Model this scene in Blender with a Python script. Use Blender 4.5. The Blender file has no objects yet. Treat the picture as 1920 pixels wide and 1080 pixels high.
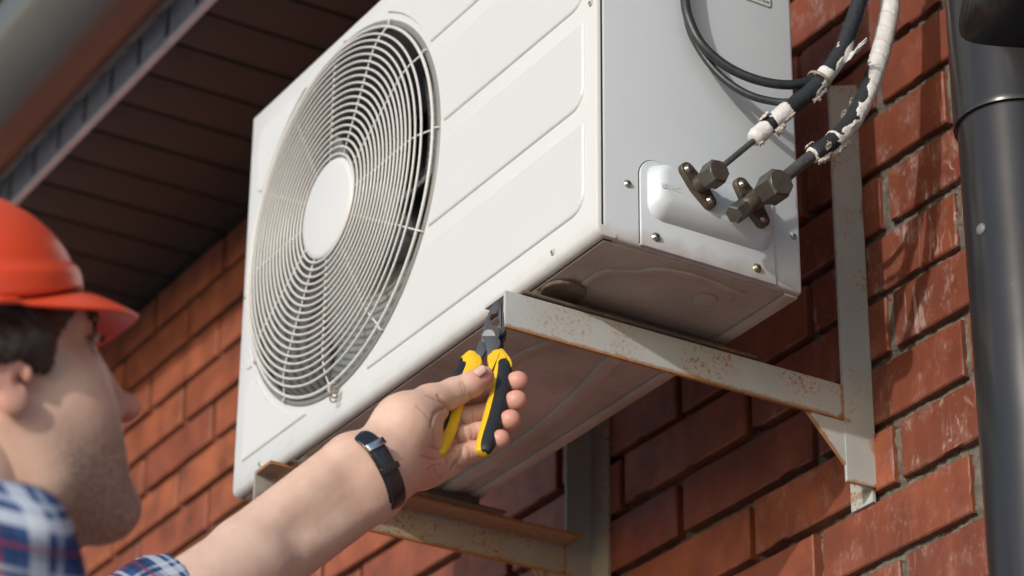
import bpy, bmesh, math, random
import numpy as np
from mathutils import Vector, Matrix, noise
random.seed(7); RNG = np.random.RandomState(7)
PI = math.pi
SC = bpy.context.scene
COL = SC.collection

# ------------------------------------------------------------------ camera
CAM_R = Matrix(((0.5216, 0.3795, 0.7641), (0.8531, -0.2412, -0.4626), (0.0088, 0.8932, -0.4496)))
CAM_C = Vector((2.0447, -1.3326, -1.2869))
FPX = 5421.9
cd = bpy.data.cameras.new('camera'); cam_ob = bpy.data.objects.new('camera', cd); COL.objects.link(cam_ob)
q = CAM_R.to_quaternion(); q.normalize()
cam_ob.matrix_world = Matrix.Translation(CAM_C) @ q.to_matrix().to_4x4()
CAM_R = q.to_matrix()
cd.sensor_width = 36; cd.lens = 36 * FPX / 1920; cd.clip_start = 0.05; cd.clip_end = 2000
cd.dof.use_dof = True; cd.dof.focus_distance = 2.79; cd.dof.aperture_fstop = 6.8
SC.camera = cam_ob

# ------------------------------------------------------------------ sky and sun
SUN = Vector((0.50, -1.0, 0.31)).normalized()          # direction towards the sun
W = bpy.data.worlds.new('World'); SC.world = W; W.use_nodes = True
nt = W.node_tree; nt.nodes.clear()
sky = nt.nodes.new('ShaderNodeTexSky'); sky.sky_type = 'NISHITA'; sky.sun_disc = False
sky.sun_elevation = math.asin(SUN.z); sky.sun_rotation = math.atan2(SUN.x, SUN.y)
sky.dust_density = 1.2; sky.air_density = 1.0
bg = nt.nodes.new('ShaderNodeBackground'); bg.inputs[1].default_value = 0.15
wo = nt.nodes.new('ShaderNodeOutputWorld')
nt.links.new(sky.outputs[0], bg.inputs[0]); nt.links.new(bg.outputs[0], wo.inputs[0])
sd = bpy.data.lights.new('sun', 'SUN'); sd.energy = 2.0; sd.angle = math.radians(1.0); sd.color = (1.0, 0.975, 0.94)
so = bpy.data.objects.new('sun', sd); COL.objects.link(so)
so.rotation_euler = (-SUN).to_track_quat('-Z', 'Y').to_euler(); so.location = SUN * 20
SC.view_settings.view_transform = 'Standard'; SC.view_settings.look = 'None'
SC.view_settings.exposure = 0.22; SC.view_settings.gamma = 1.0
SC.cycles.use_denoising = True

# ------------------------------------------------------------------ helpers
def px(u, v, d):
    """point at photo pixel and depth"""
    return CAM_C + CAM_R @ Vector(((u - 960) / FPX * d, -(v - 540) / FPX * d, -d))
def onp(u, v, ax, val):
    """point where the pixel's ray meets a plane x/y/z = val"""
    d = CAM_R @ Vector(((u - 960) / FPX, -(v - 540) / FPX, -1.0))
    i = 'xyz'.index(ax); t = (val - CAM_C[i]) / d[i]
    return CAM_C + d * t

def tag(o, label=None, cat=None, group=None, kind=None):
    if label: o['label'] = label
    if cat: o['category'] = cat
    if group: o['group'] = group
    if kind: o['kind'] = kind
    return o
def empty(name, loc, label, cat, group=None):
    o = bpy.data.objects.new(name, None); COL.objects.link(o); o.location = loc; o.empty_display_size = 0.05
    return tag(o, label, cat, group)
def link(name, me, mat=None, parent=None, smooth=True, loc=None):
    o = bpy.data.objects.new(name, me); COL.objects.link(o)
    if mat is not None:
        for m in (mat if isinstance(mat, (list, tuple)) else [mat]): me.materials.append(m)
    if smooth:
        me.polygons.foreach_set('use_smooth', [True] * len(me.polygons))
    if parent:
        o.parent = parent
        top = parent; off = Vector((0, 0, 0))
        while top: off += top.location; top = top.parent
        o.location = -off                      # mesh data is written in world coordinates
    return o
def mesh(name, vs, fs):
    me = bpy.data.meshes.new(name); me.from_pydata([tuple(v) for v in vs], [], fs); me.update(); return me

class MB:
    """collects shapes into one mesh (world coordinates)"""
    def __init__(s): s.v = []; s.f = []
    def add(s, vs, fs):
        n = len(s.v); s.v += [tuple(v) for v in vs]; s.f += [tuple(i + n for i in f) for f in fs]; return s
    def bm(s, b):
        b.verts.index_update(); s.add([v.co[:] for v in b.verts], [[v.index for v in f.verts] for f in b.faces]); b.free(); return s
    def box(s, a, b, bev=0.0, seg=2, M=None):
        bm = bmesh.new(); bmesh.ops.create_cube(bm, size=1.0)
        c = [(a[i] + b[i]) / 2 for i in range(3)]; d = [abs(b[i] - a[i]) for i in range(3)]
        for v in bm.verts: v.co = Vector((c[0] + v.co.x * d[0], c[1] + v.co.y * d[1], c[2] + v.co.z * d[2]))
        if bev > 0: bmesh.ops.bevel(bm, geom=bm.edges[:], offset=bev, segments=seg, profile=0.5, affect='EDGES')
        if M is not None: bm.transform(M)
        return s.bm(bm)
    def tube(s, pts, r, n=16, cap=True, closed=False, prof=None, up=None):
        """sweep along pts; r scalar, list, or function(i); prof: list of (x,y) multipliers of r"""
        P = [Vector(p) for p in pts]; m = len(P)
        if prof is None: prof = [(math.cos(2 * PI * k / n), math.sin(2 * PI * k / n)) for k in range(n)]
        n = len(prof); T = []
        for i in range(m):
            a = P[(i - 1) % m] if closed or i > 0 else P[i]; b = P[(i + 1) % m] if closed or i < m - 1 else P[i]
            T.append((b - a).normalized())
        u = Vector(up) if up is not None else T[0].orthogonal()
        u = (u - T[0] * u.dot(T[0])).normalized(); vs = []
        for i in range(m):
            u = (u - T[i] * u.dot(T[i])).normalized(); w = T[i].cross(u)
            ri = r(i) if callable(r) else (r[i] if isinstance(r, list) else r)
            rx, ry = ri if isinstance(ri, tuple) else (ri, ri)
            for x, y in prof: vs.append(P[i] + u * (x * rx) + w * (y * ry))
        fs = []
        for i in range(m if closed else m - 1):
            j = (i + 1) % m
            for k in range(n):
                l = (k + 1) % n; fs.append((i * n + k, i * n + l, j * n + l, j * n + k))
        if cap and not closed:
            fs.append(tuple(range(n))[::-1]); fs.append(tuple((m - 1) * n + k for k in range(n)))
        return s.add(vs, fs)
    def lathe(s, o, ax, prof, n=32, phase=0):
        """revolve prof [(r, h)] about axis ax through o"""
        o = Vector(o); ax = Vector(ax).normalized(); u = ax.orthogonal().normalized(); w = ax.cross(u)
        vs = []; m = len(prof)
        for r, h in prof:
            for k in range(n):
                t = 2 * PI * k / n + phase; vs.append(o + ax * h + u * (r * math.cos(t)) + w * (r * math.sin(t)))
        fs = []
        for i in range(m - 1):
            for k in range(n):
                l = (k + 1) % n; fs.append((i * n + k, i * n + l, (i + 1) * n + l, (i + 1) * n + k))
        if prof[0][0] > 1e-5: fs.append(tuple(range(n))[::-1])
        if prof[-1][0] > 1e-5: fs.append(tuple((m - 1) * n + k for k in range(n)))
        return s.add(vs, fs)
    def prism(s, poly, o, U, V, N, h, bev=0.0, seg=2):
        """polygon poly[(a,b)] in frame U,V at o, extruded h along N, top edges bevelled"""
        o, U, V, N = Vector(o), Vector(U), Vector(V), Vector(N)
        b = bmesh.new(); vs = [b.verts.new(o + U * x + V * y) for x, y in poly]
        f = b.faces.new(vs); f.normal_update()
        r = bmesh.ops.extrude_face_region(b, geom=[f]); nv = [g for g in r['geom'] if isinstance(g, bmesh.types.BMVert)]
        for v in nv: v.co += N * h
        bmesh.ops.recalc_face_normals(b, faces=b.faces)
        if bev > 0:
            top = set(nv); ed = [e for e in b.edges if e.verts[0] in top and e.verts[1] in top]
            bmesh.ops.bevel(b, geom=ed, offset=bev, segments=seg, profile=0.5, affect='EDGES')
        return s.bm(b)
    def build(s, name, mat, parent=None, smooth=True, auto=None):
        me = mesh(name, s.v, s.f)
        b = bmesh.new(); b.from_mesh(me); bmesh.ops.recalc_face_normals(b, faces=b.faces); b.to_mesh(me); b.free()
        o = link(name, me, mat, parent, smooth)
        if smooth and auto is not None: sharp(me, auto)
        return o
def sharp(me, deg):
    b = bmesh.new(); b.from_mesh(me)
    for e in b.edges:
        if len(e.link_faces) == 2 and e.calc_face_angle(0) > math.radians(deg): e.smooth = False
    b.to_mesh(me); b.free()
def rrect(x0, y0, x1, y1, r, n=5):
    out = []
    if not isinstance(r, (tuple, list)): r = (r,) * 4
    for (cx, cy, a0), rr in zip(((x1, y1, 0), (x0, y1, 90), (x0, y0, 180), (x1, y0, 270)), r):
        sx = -1 if cx == x1 else 1; sy = -1 if cy == y1 else 1
        for k in range(n + 1):
            a = math.radians(a0 + 90 * k / n); out.append((cx + sx * rr + rr * math.cos(a), cy + sy * rr + rr * math.sin(a)))
    return out
def crom(P, n):
    P = [np.array(p, float) for p in P]; P = [2 * P[0] - P[1]] + P + [2 * P[-1] - P[-2]]; out = []
    for i in range(1, len(P) - 2):
        a, b, c, d = P[i - 1:i + 3]
        for k in range(n):
            t = k / n; out.append(0.5 * (2 * b + (c - a) * t + (2 * a - 5 * b + 4 * c - d) * t * t + (3 * b - a - 3 * c + d) * t ** 3))
    out.append(P[-2]); return out

# ------------------------------------------------------------------ materials
class Mt:
    def __init__(s, name, col=(0.5, 0.5, 0.5), rough=0.5, metal=0.0, spec=0.5, coat=0.0):
        s.m = bpy.data.materials.new(name); s.m.use_nodes = True; s.t = s.m.node_tree; s.N = s.t.nodes; s.b = s.N['Principled BSDF']
        s.b.inputs['Base Color'].default_value = (*col, 1); s.b.inputs['Roughness'].default_value = rough
        s.b.inputs['Metallic'].default_value = metal; s.b.inputs['Specular IOR Level'].default_value = spec
        s.b.inputs['Coat Weight'].default_value = coat
        s.tc = None; s.h = None
    def co(s, scale=(1, 1, 1)):
        if s.tc is None: s.tc = s.N.new('ShaderNodeNewGeometry')
        mp = s.N.new('ShaderNodeMapping'); s.t.links.new(s.tc.outputs['Position'], mp.inputs[0]); mp.inputs['Scale'].default_value = scale
        return mp.outputs[0]
    def noise(s, sc, det=4, rough=0.55, scale=(1, 1, 1), vec=None, dist=0.0):
        n = s.N.new('ShaderNodeTexNoise'); n.inputs['Scale'].default_value = sc; n.inputs['Detail'].default_value = det
        n.inputs['Roughness'].default_value = rough; n.inputs['Distortion'].default_value = dist
        s.t.links.new(vec or s.co(scale), n.inputs['Vector']); return n.outputs['Fac']
    def ramp(s, fac, stops, interp='LINEAR'):
        r = s.N.new('ShaderNodeValToRGB'); r.color_ramp.interpolation = interp; e = r.color_ramp.elements
        while len(e) < len(stops): e.new(0.5)
        for el, (p, c) in zip(e, stops):
            el.position = p; el.color = (c, c, c, 1) if isinstance(c, (int, float)) else (*c, 1)
        s.t.links.new(fac, r.inputs[0]); return r.outputs[0]
    def mix(s, fac, a, b, mode='MIX'):
        m = s.N.new('ShaderNodeMix'); m.data_type = 'RGBA'; m.blend_type = mode
        for sock, val in ((m.inputs[0], fac), (m.inputs[6], a), (m.inputs[7], b)):
            if hasattr(val, 'links'): s.t.links.new(val, sock)
            else: sock.default_value = val if isinstance(val, (int, float)) else (*val, 1)
        return m.outputs[2]
    def math(s, op, a, b=None, clamp=False):
        m = s.N.new('ShaderNodeMath'); m.operation = op; m.use_clamp = clamp
        for sock, val in ((m.inputs[0], a), (m.inputs[1], b)):
            if val is None: continue
            if hasattr(val, 'links'): s.t.links.new(val, sock)
            else: sock.default_value = val
        return m.outputs[0]
    def sep(s, vec=None):
        n = s.N.new('ShaderNodeSeparateXYZ'); s.t.links.new(vec or s.co(), n.inputs[0]); return n.outputs
    def attr(s, name):
        n = s.N.new('ShaderNodeAttribute'); n.attribute_name = name; return n
    def col(s, c): s.t.links.new(c, s.b.inputs['Base Color']); return s
    def rgh(s, c): s.t.links.new(c, s.b.inputs['Roughness']); return s
    def bump(s, h, strength=0.3, dist=0.001):
        n = s.N.new('ShaderNodeBump'); n.inputs['Strength'].default_value = strength; n.inputs['Distance'].default_value = dist
        s.t.links.new(h, n.inputs['Height'])
        if s.h: s.t.links.new(s.h, n.inputs['Normal'])
        s.h = n.outputs[0]; s.t.links.new(s.h, s.b.inputs['Normal']); return s

def mat_paint(name, base, dirt=(0.30, 0.24, 0.18), low=None, rough=0.38, amt=0.35):
    m = Mt(name, base, rough)
    a = m.ramp(m.noise(9, 5), [(0.35, 0.0), (0.75, 1.0)])
    c = m.mix(m.math('MULTIPLY', a, 0.10), base, tuple(x * 0.8 for x in base))
    sp = m.ramp(m.noise(170, 2, 0.5), [(0.70, 0.0), (0.76, 1.0)])
    sp2 = m.math('MULTIPLY', sp, m.ramp(m.noise(14, 2), [(0.5, 0.0), (0.6, 1.0)]))
    c = m.mix(m.math('MULTIPLY', sp2, 0.25), c, dirt)
    if low is not None:     # grime that collects along the bottom lip
        z = m.sep()[2]
        g = m.ramp(m.math('ADD', m.math('MULTIPLY', z, 1.0 / low), m.math('MULTIPLY', m.noise(45, 5), 0.8)), [(0.25, 1.0), (0.95, 0.0)])
        c = m.mix(m.math('MULTIPLY', g, amt), c, dirt)
    m.col(c); m.rgh(m.ramp(m.noise(20, 4), [(0.3, rough - 0.06), (0.7, rough + 0.12)]))
    m.bump(m.noise(450, 2), 0.08, 0.0004)
    return m.m
M = {}
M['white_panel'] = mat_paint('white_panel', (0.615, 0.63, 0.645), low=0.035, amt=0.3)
M['white_side_sky_tint'] = mat_paint('white_side_sky_tint', (0.57, 0.63, 0.685), low=0.035, amt=0.75, rough=0.42)  # same white casing, blue sky light put into the colour; grime along the bottom
M['grille'] = mat_paint('grille_wire', (0.60, 0.595, 0.58), rough=0.35)
M['shroud'] = mat_paint('shroud', (0.20, 0.20, 0.195), rough=0.4)

def mat_base():
    m = Mt('base_pan', (0.45, 0.40, 0.35), 0.45)
    a = m.ramp(m.noise(7, 6, 0.6), [(0.38, 0.0), (0.72, 1.0)])
    c = m.mix(a, (0.44, 0.395, 0.35), (0.25, 0.205, 0.165))
    c = m.mix(m.ramp(m.noise(60, 4, 0.7), [(0.62, 0.0), (0.72, 0.6)]), c, (0.16, 0.11, 0.08))
    m.col(c); m.rgh(m.ramp(m.noise(15, 3), [(0.3, 0.28), (0.7, 0.5)])); return m.m
M['base'] = mat_base()

def mat_rusty(name, base, k=0.64, edge=True):
    m = Mt(name, base, 0.45)
    c = m.mix(m.ramp(m.noise(12, 5), [(0.35, 0.0), (0.7, 1.0)]), base, tuple(x * 0.86 for x in base))
    patch = m.ramp(m.noise(11, 4, 0.65), [(0.465, 0.0), (0.62, 1.0)])
    patch = m.math('MULTIPLY', patch, m.ramp(m.math('MULTIPLY', m.sep()[1], 4.0), [(0.15, 0.25), (0.55, 1.0)]))
    spots = m.noise(230, 3, 0.55)
    halo = m.math('MULTIPLY', m.ramp(spots, [(k - 0.11, 0.0), (k + 0.02, 1.0)]), patch)
    core = m.math('MULTIPLY', m.ramp(spots, [(k - 0.02, 0.0), (k + 0.04, 1.0)]), patch)
    c = m.mix(m.math('MULTIPLY', halo, 0.75), c, (0.52, 0.25, 0.06))
    c = m.mix(core, c, (0.24, 0.085, 0.02))
    at = m.attr('rust').outputs['Fac']
    er = m.ramp(m.math('ADD', m.math('MULTIPLY', at, 0.62), m.math('MULTIPLY', m.noise(90, 4, 0.65), 0.75)), [(0.66, 0.0), (0.76, 1.0)])
    er2 = m.math('MULTIPLY', er, at)
    c = m.mix(er2, c, m.mix(m.noise(160, 2), (0.46, 0.20, 0.04), (0.17, 0.06, 0.016)))
    m.col(c); m.rgh(m.math('ADD', m.math('MULTIPLY', core, 0.4), 0.42)); m.bump(spots, 0.15, 0.0008); return m.m
M['bracket'] = mat_rusty('bracket_paint', (0.46, 0.49, 0.49), k=0.575)
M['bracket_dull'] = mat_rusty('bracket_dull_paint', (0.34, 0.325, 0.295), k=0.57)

def simple(name, col, rough=0.5, metal=0.0, var=0.15, ns=60, bump=0.0, spec=0.5, coat=0.0, bs=300):
    m = Mt(name, col, rough, metal, spec, coat)
    m.col(m.mix(m.ramp(m.noise(ns, 4), [(0.3, 0.0), (0.7, 1.0)]), col, tuple(x * (1 - var) for x in col)))
    if bump: m.bump(m.noise(bs, 3), bump, 0.0006)
    return m.m
M['black'] = simple('interior_black', (0.012, 0.012, 0.012), 0.8)
M['seam'] = simple('seam_dark', (0.05, 0.045, 0.04), 0.7)
M['blade'] = simple('fan_blade_grey', (0.22, 0.24, 0.25), 0.45)
M['brass'] = simple('valve_brass', (0.125, 0.102, 0.075), 0.45, 0.5, 0.45, 90, 0.2)
M['brass_dark'] = simple('valve_steel_dark', (0.120, 0.110, 0.097), 0.42, 0.5, 0.35, 110, 0.2)
M['zinc'] = simple('screw_zinc', (0.55, 0.54, 0.52), 0.3, 0.9, 0.5, 300)
M['zinc_y'] = simple('screw_yellow_zinc', (0.40, 0.36, 0.22), 0.4, 0.8, 0.5, 300)
M['screw_white'] = simple('screw_painted', (0.55, 0.54, 0.50), 0.4, 0.1, 0.5, 400)
M['rubber'] = simple('rubber_black', (0.018, 0.021, 0.024), 0.5, 0, 0.4, 200, 0.3)
M['cable'] = simple('cable_black', (0.030, 0.038, 0.043), 0.42, 0, 0.5, 120, 0.25)
M['tie'] = simple('cable_tie_brown', (0.30, 0.24, 0.18), 0.4)
def mat_copper():
    m = Mt('weathered_tube', (0.06, 0.07, 0.075), 0.42, 0.3)
    c = m.mix(m.ramp(m.noise(70, 4), [(0.35, 0.0), (0.65, 1.0)]), (0.05, 0.062, 0.07), (0.085, 0.085, 0.088))
    c = m.mix(m.ramp(m.noise(180, 3, 0.6), [(0.6, 0.0), (0.7, 0.8)]), c, (0.09, 0.22, 0.20)); m.col(c); m.bump(m.noise(200, 3), 0.2, 0.0005); return m.m
M['tube'] = mat_copper()
def mat_wrap():
    m = Mt('insulation_wrap', (0.7, 0.7, 0.7), 0.5)
    w = m.attr('white').outputs['Fac']; sp = m.attr('spiral').outputs['Fac']
    wc = m.mix(m.ramp(m.noise(55, 5, 0.6), [(0.3, 0.0), (0.7, 1.0)]), (0.72, 0.73, 0.75), (0.56, 0.55, 0.53))
    wc = m.mix(m.ramp(sp, [(0.0, 0.9), (0.10, 0.0)]), wc, (0.32, 0.26, 0.20))
    edge = m.ramp(w, [(0.35, 0.0), (0.5, 1.0), (0.62, 0.0)])
    c = m.mix(m.ramp(w, [(0.42, 0.0), (0.50, 1.0)]), (0.016, 0.020, 0.026), wc)
    c = m.mix(m.math('MULTIPLY', edge, 0.8), c, (0.42, 0.32, 0.24))
    m.col(c); m.rgh(m.math('ADD', m.math('MULTIPLY', w, -0.18), 0.62)); m.bump(m.noise(160, 4), 0.5, 0.001); return m.m
M['wrap'] = mat_wrap()
M['tape_torn'] = simple('torn_tape', (0.62, 0.57, 0.50), 0.55, 0, 0.35, 120, 0.4)

def mat_brick():
    m = Mt('brick_clay', (0.3, 0.1, 0.05), 0.55, spec=0.35)
    isl = m.attr('tone').outputs['Fac']
    pos = m.co(); sh = m.N.new('ShaderNodeVectorMath'); sh.operation = 'ADD'
    cb = m.N.new('ShaderNodeCombineXYZ'); m.t.links.new(m.math('MULTIPLY', isl, 37.0), cb.inputs[0]); m.t.links.new(m.math('MULTIPLY', isl, 91.0), cb.inputs[2])
    m.t.links.new(pos, sh.inputs[0]); m.t.links.new(cb.outputs[0], sh.inputs[1]); P = sh.outputs[0]
    def st(sc, vec=P):
        mp = m.N.new('ShaderNodeMapping'); mp.inputs['Scale'].default_value = sc; m.t.links.new(vec, mp.inputs[0]); return mp.outputs[0]
    c = m.ramp(isl, [(0.0, (0.165, 0.048, 0.030)), (0.35, (0.205, 0.058, 0.034)), (0.7, (0.28, 0.078, 0.040)), (1.0, (0.37, 0.112, 0.050))])
    c = m.mix(m.ramp(m.noise(14, 5, 0.6, vec=P), [(0.35, 0.0), (0.72, 1.0)]), c, (0.135, 0.038, 0.022))
    c = m.mix(m.math('MULTIPLY', m.ramp(m.noise(20, 3, 0.6, vec=st((1.6, 1, 0.25))), [(0.45, 0.0), (0.8, 1.0)]), 0.3), c, (0.36, 0.105, 0.042))
    # salt bloom: streaks running down, patches; strongest on the weathered bricks near the drainpipe
    eff = m.attr('salt').outputs['Fac']
    s1 = m.ramp(m.noise(55, 5, 0.7, vec=st((1.0, 1, 0.13)), dist=0.6), [(0.56, 0.0), (0.66, 1.0)])
    s2 = m.ramp(m.noise(26, 5, 0.7, vec=P), [(0.50, 0.0), (0.72, 1.0)])
    s3 = m.ramp(m.noise(200, 3, 0.7, vec=st((1.0, 1, 0.4))), [(0.5, 0.25), (0.62, 1.0)])
    dn = m.noise(16, 3, 0.55, vec=st((1.5, 1, 0.42)), dist=0.8)
    rid = m.ramp(m.math('ABSOLUTE', m.math('SUBTRACT', dn, 0.5)), [(0.0, 1.0), (0.006, 0.5), (0.016, 0.0)])
    rid = m.math('MULTIPLY', m.math('MULTIPLY', rid, m.ramp(m.noise(30, 3, vec=P), [(0.42, 0.0), (0.6, 1.0)])), m.math('MULTIPLY', m.math('SUBTRACT', eff, 0.5, clamp=True), 1.1))
    s = m.math('MULTIPLY', m.math('MULTIPLY', m.math('ADD', m.math('MULTIPLY', s1, m.math('ADD', s2, 0.12)), m.math('MULTIPLY', s2, 0.62)), s3), eff, clamp=True)
    s = m.math('ADD', s, rid, clamp=True)
    c = m.mix(m.math('MULTIPLY', s, 0.85), c, (0.62, 0.54, 0.50))
    pit = m.ramp(m.noise(240, 2, 0.5, vec=P), [(0.24, 1.0), (0.29, 0.0)])
    c = m.mix(m.math('MULTIPLY', pit, 0.7), c, (0.06, 0.03, 0.02))
    m.col(c); m.rgh(m.ramp(m.noise(40, 3, vec=P), [(0.3, 0.42), (0.7, 0.62)]))
    m.bump(m.noise(38, 4, 0.6, vec=st((1, 1, 0.35))), 0.25, 0.002); m.bump(m.noise(420, 3, 0.6), 0.25, 0.0006); return m.m
M['brick'] = mat_brick()
def mat_mortar():
    m = Mt('mortar', (0.2, 0.18, 0.15), 0.95, spec=0.1)
    m.col(m.mix(m.ramp(m.noise(60, 6, 0.7), [(0.3, 0.0), (0.7, 1.0)]), (0.24, 0.22, 0.185), (0.08, 0.072, 0.062)))
    m.bump(m.noise(260, 5, 0.7), 0.9, 0.003); return m.m
M['mortar'] = mat_mortar()
M['soffit'] = simple('soffit_brown', (0.038, 0.033, 0.029), 0.45, 0, 0.2, 20)
M['trim'] = simple('trim_grey', (0.82, 0.84, 0.88), 0.35, 0, 0.2, 20)
M['gutter'] = simple('gutter_coat', (0.105, 0.100, 0.090), 0.30, 0.0, 0.15, 10, coat=0.8)
M['tiles'] = simple('roof_tile_clay', (0.62, 0.32, 0.25), 0.6, 0, 0.25, 12)
def mat_pipe():
    m = Mt('drainpipe_coat', (0.03, 0.03, 0.033), 0.22, 0.3, spec=0.6)
    c = m.mix(m.ramp(m.noise(9, 4, scale=(1, 1, 0.2)), [(0.35, 0.0), (0.7, 1.0)]), (0.028, 0.030, 0.035), (0.038, 0.036, 0.036))
    c = m.mix(m.math('MULTIPLY', m.ramp(m.noise(130, 3), [(0.72, 0.0), (0.76, 1.0)]), 0.15), c, (0.3, 0.3, 0.3))
    m.col(c); m.rgh(m.ramp(m.noise(12, 3), [(0.3, 0.20), (0.7, 0.28)])); m.bump(m.noise(30, 2, scale=(1, 1, 0.15)), 0.06, 0.004); return m.m
M['drain'] = mat_pipe()
def mat_ground():
    m = Mt('paving', (0.34, 0.33, 0.31), 0.9)
    m.col(m.mix(m.ramp(m.noise(3, 6, 0.6), [(0.3, 0.0), (0.7, 1.0)]), (0.46, 0.45, 0.43), (0.36, 0.355, 0.34))); m.bump(m.noise(60, 4), 0.4, 0.004); return m.m
M['ground'] = mat_ground()

YW = 0.42; GZ = -2.05
# ------------------------------------------------------------------ setting: ground
gm = mesh('ground', [(-400, -400, GZ), (400, -400, GZ), (400, 400, GZ), (-400, 400, GZ)], [(0, 1, 2, 3)])
tag(link('ground', gm, M['ground'], smooth=False), kind='structure')

# ------------------------------------------------------------------ brick wall
def build_wall():
    wall = empty('brick_wall', (0, YW, GZ), 'red brick house wall with deep recessed mortar joints behind the white air conditioner', 'wall')
    V = []; F = []; tone = []; salt = []
    pitch = 0.2555; h = 0.0622; cz = 0.0738; gap = 0.0135
    rnd = random.Random(3)
    row0 = math.floor((GZ + 0.0545) / cz)
    row = row0
    while -0.0545 + row * cz < 1.0:
        z0 = -0.0545 + row * cz
        off = -0.0765 if row % 2 else -0.2145
        # row -1 (bottom z -0.147) has a joint at -0.0378
        k0 = math.floor((-5.0 - off) / pitch); x = off + k0 * pitch
        while x < 1.7:
            near = -1.1 < x < 0.4 and -0.4 < z0 < 0.6
            nx, nz = (20, 7) if near else ((8, 3) if x < -1 and x > -3.2 and z0 > -0.3 else (1, 1))
            x0 = x + rnd.uniform(-0.0015, 0.0015); x1 = x + pitch - gap + rnd.uniform(-0.0015, 0.0015)
            a0 = z0 + rnd.uniform(-0.001, 0.001); a1 = a0 + h + rnd.uniform(-0.001, 0.001)
            yf = YW + rnd.uniform(-0.0012, 0.0012); tilt = rnd.uniform(-0.004, 0.004); til2 = rnd.uniform(-0.008, 0.008)
            n = len(V); bw = 0.0016
            xs = [x0, x0 + bw] + [x0 + bw + (x1 - x0 - 2 * bw) * i / nx for i in range(1, nx)] + [x1 - bw, x1]
            zs = [a0, a0 + bw] + [a0 + bw + (a1 - a0 - 2 * bw) * i / nz for i in range(1, nz)] + [a1 - bw, a1]
            t = rnd.random(); so_ = 0.06 + 0.10 * rnd.random()
            if x > -0.40: so_ = 0.45 + 0.3 * rnd.random()
            if x > -0.24: so_ = 0.55 + 0.6 * rnd.random() ** 1.5
            if z0 > 0.25 and x > -0.3: so_ *= 0.35
            if x > -0.3: t = 0.1 + 0.45 * t
            elif x > -1.1: t = 0.45 + 0.5 * t  # raised tone behind the unit: fill light in its shadow put into the colour
            else: t = 0.65 + 0.35 * t
            for iz, zz in enumerate(zs):
                for ix, xx in enumerate(xs):
                    e = (ix == 0 or ix == len(xs) - 1 or iz == 0 or iz == len(zs) - 1)
                    y = yf + (xx - x0) * tilt + (zz - a0) * til2 + (bw if e else 0)
                    if near:
                        q_ = Vector((xx * 60, row * 3.1, zz * 60)); nn = noise.noise(q_)
                        if e:
                            nz_ = noise.noise(q_ * 2.2); y += 0.0007 * nz_
                            ch = max(0, noise.noise(Vector((xx * 35 + 9, zz * 35, row))) - 0.28) * 0.02
                            if iz == 0: V.append((xx, y + ch * .6, zz + 0.0006 * nn + ch * .6)); continue
                            if iz == len(zs) - 1: V.append((xx, y, zz + 0.0006 * nn - ch * .3)); continue
                            if ix == 0: V.append((xx + 0.001 * nn, y, zz)); continue
                            V.append((xx + 0.001 * nn, y, zz)); continue
                        y += 0.0004 * nn
                    V.append((xx, y, zz))
            W_ = len(xs); H_ = len(zs)
            for iz in range(H_ - 1):
                for ix in range(W_ - 1):
                    a = n + iz * W_ + ix; F.append((a, a + 1, a + W_ + 1, a + W_))
            # sides reach back into the joint
            m_ = len(V); rim = [n + i for i in range(W_)] + [n + i * W_ + W_ - 1 for i in range(1, H_)] + [n + (H_ - 1) * W_ + i for i in range(W_ - 2, -1, -1)] + [n + i * W_ for i in range(H_ - 2, 0, -1)]
            for r_ in rim: v = V[r_]; V.append((v[0], YW + 0.032, v[2]))
            R_ = len(rim)
            for i in range(R_):
                j = (i + 1) % R_; F.append((rim[j], rim[i], m_ + i, m_ + j))
            tone += [t] * (len(V) - n); salt += [so_] * (len(V) - n)
            x += pitch
        row += 1
    me = mesh('bricks', V, F)
    for nm, dat in (('tone', tone), ('salt', salt)):
        a = me.attributes.new(nm, 'FLOAT', 'POINT'); a.data.foreach_set('value', dat)
    link('bricks', me, M['brick'], wall, smooth=False)
    # mortar bed, slightly uneven
    nx, nz = 820, 360; vs = []; x0, x1, z0, z1 = -1.3, 0.5, -0.45, 0.75
    for j in range(nz + 1):
        for i in range(nx + 1):
            x = x0 + (x1 - x0) * i / nx; z = z0 + (z1 - z0) * j / nz
            y = YW + (0.0165 if x < -0.26 else 0.0165 - 0.0065 * min(1, (x + 0.26) / 0.12)) + 0.0030 * noise.noise(Vector((x * 30, z * 55, 0))) + 0.0022 * noise.noise(Vector((x * 110, z * 140, 3)))
            rw = math.floor((z + 0.0545) / cz); of_ = -0.0765 if rw % 2 else -0.2145; fx = (x - of_) % pitch
            if x > -0.33 and fx > pitch - gap - 0.003 and (z + 0.0545) % cz < h - 0.002: y -= 0.0045 + 0.002 * noise.noise(Vector((x * 20, z * 20, 7)))
            vs.append((x, y, z))
    fs = [(j * (nx + 1) + i, j * (nx + 1) + i + 1, (j + 1) * (nx + 1) + i + 1, (j + 1) * (nx + 1) + i) for j in range(nz) for i in range(nx)]
    mb = MB(); mb.add(vs, fs)
    for a, b, c, d in ((-5.1, -1.3, GZ, 1.05), (0.5, 1.75, GZ, 1.05), (-1.3, 0.5, GZ, -0.45), (-1.3, 0.5, 0.75, 1.05)):
        mb.add([(a, YW + 0.014, c), (b, YW + 0.014, c), (b, YW + 0.014, d), (a, YW + 0.014, d)], [(0, 1, 2, 3)])
    link('mortar', mesh('mortar', mb.v, mb.f), M['mortar'], wall)
    b2 = MB().box((-5.1, YW + 0.03, GZ), (1.75, YW + 0.25, 1.05)); b2.build('backing', M['mortar'], wall, smooth=False)
build_wall()

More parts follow.
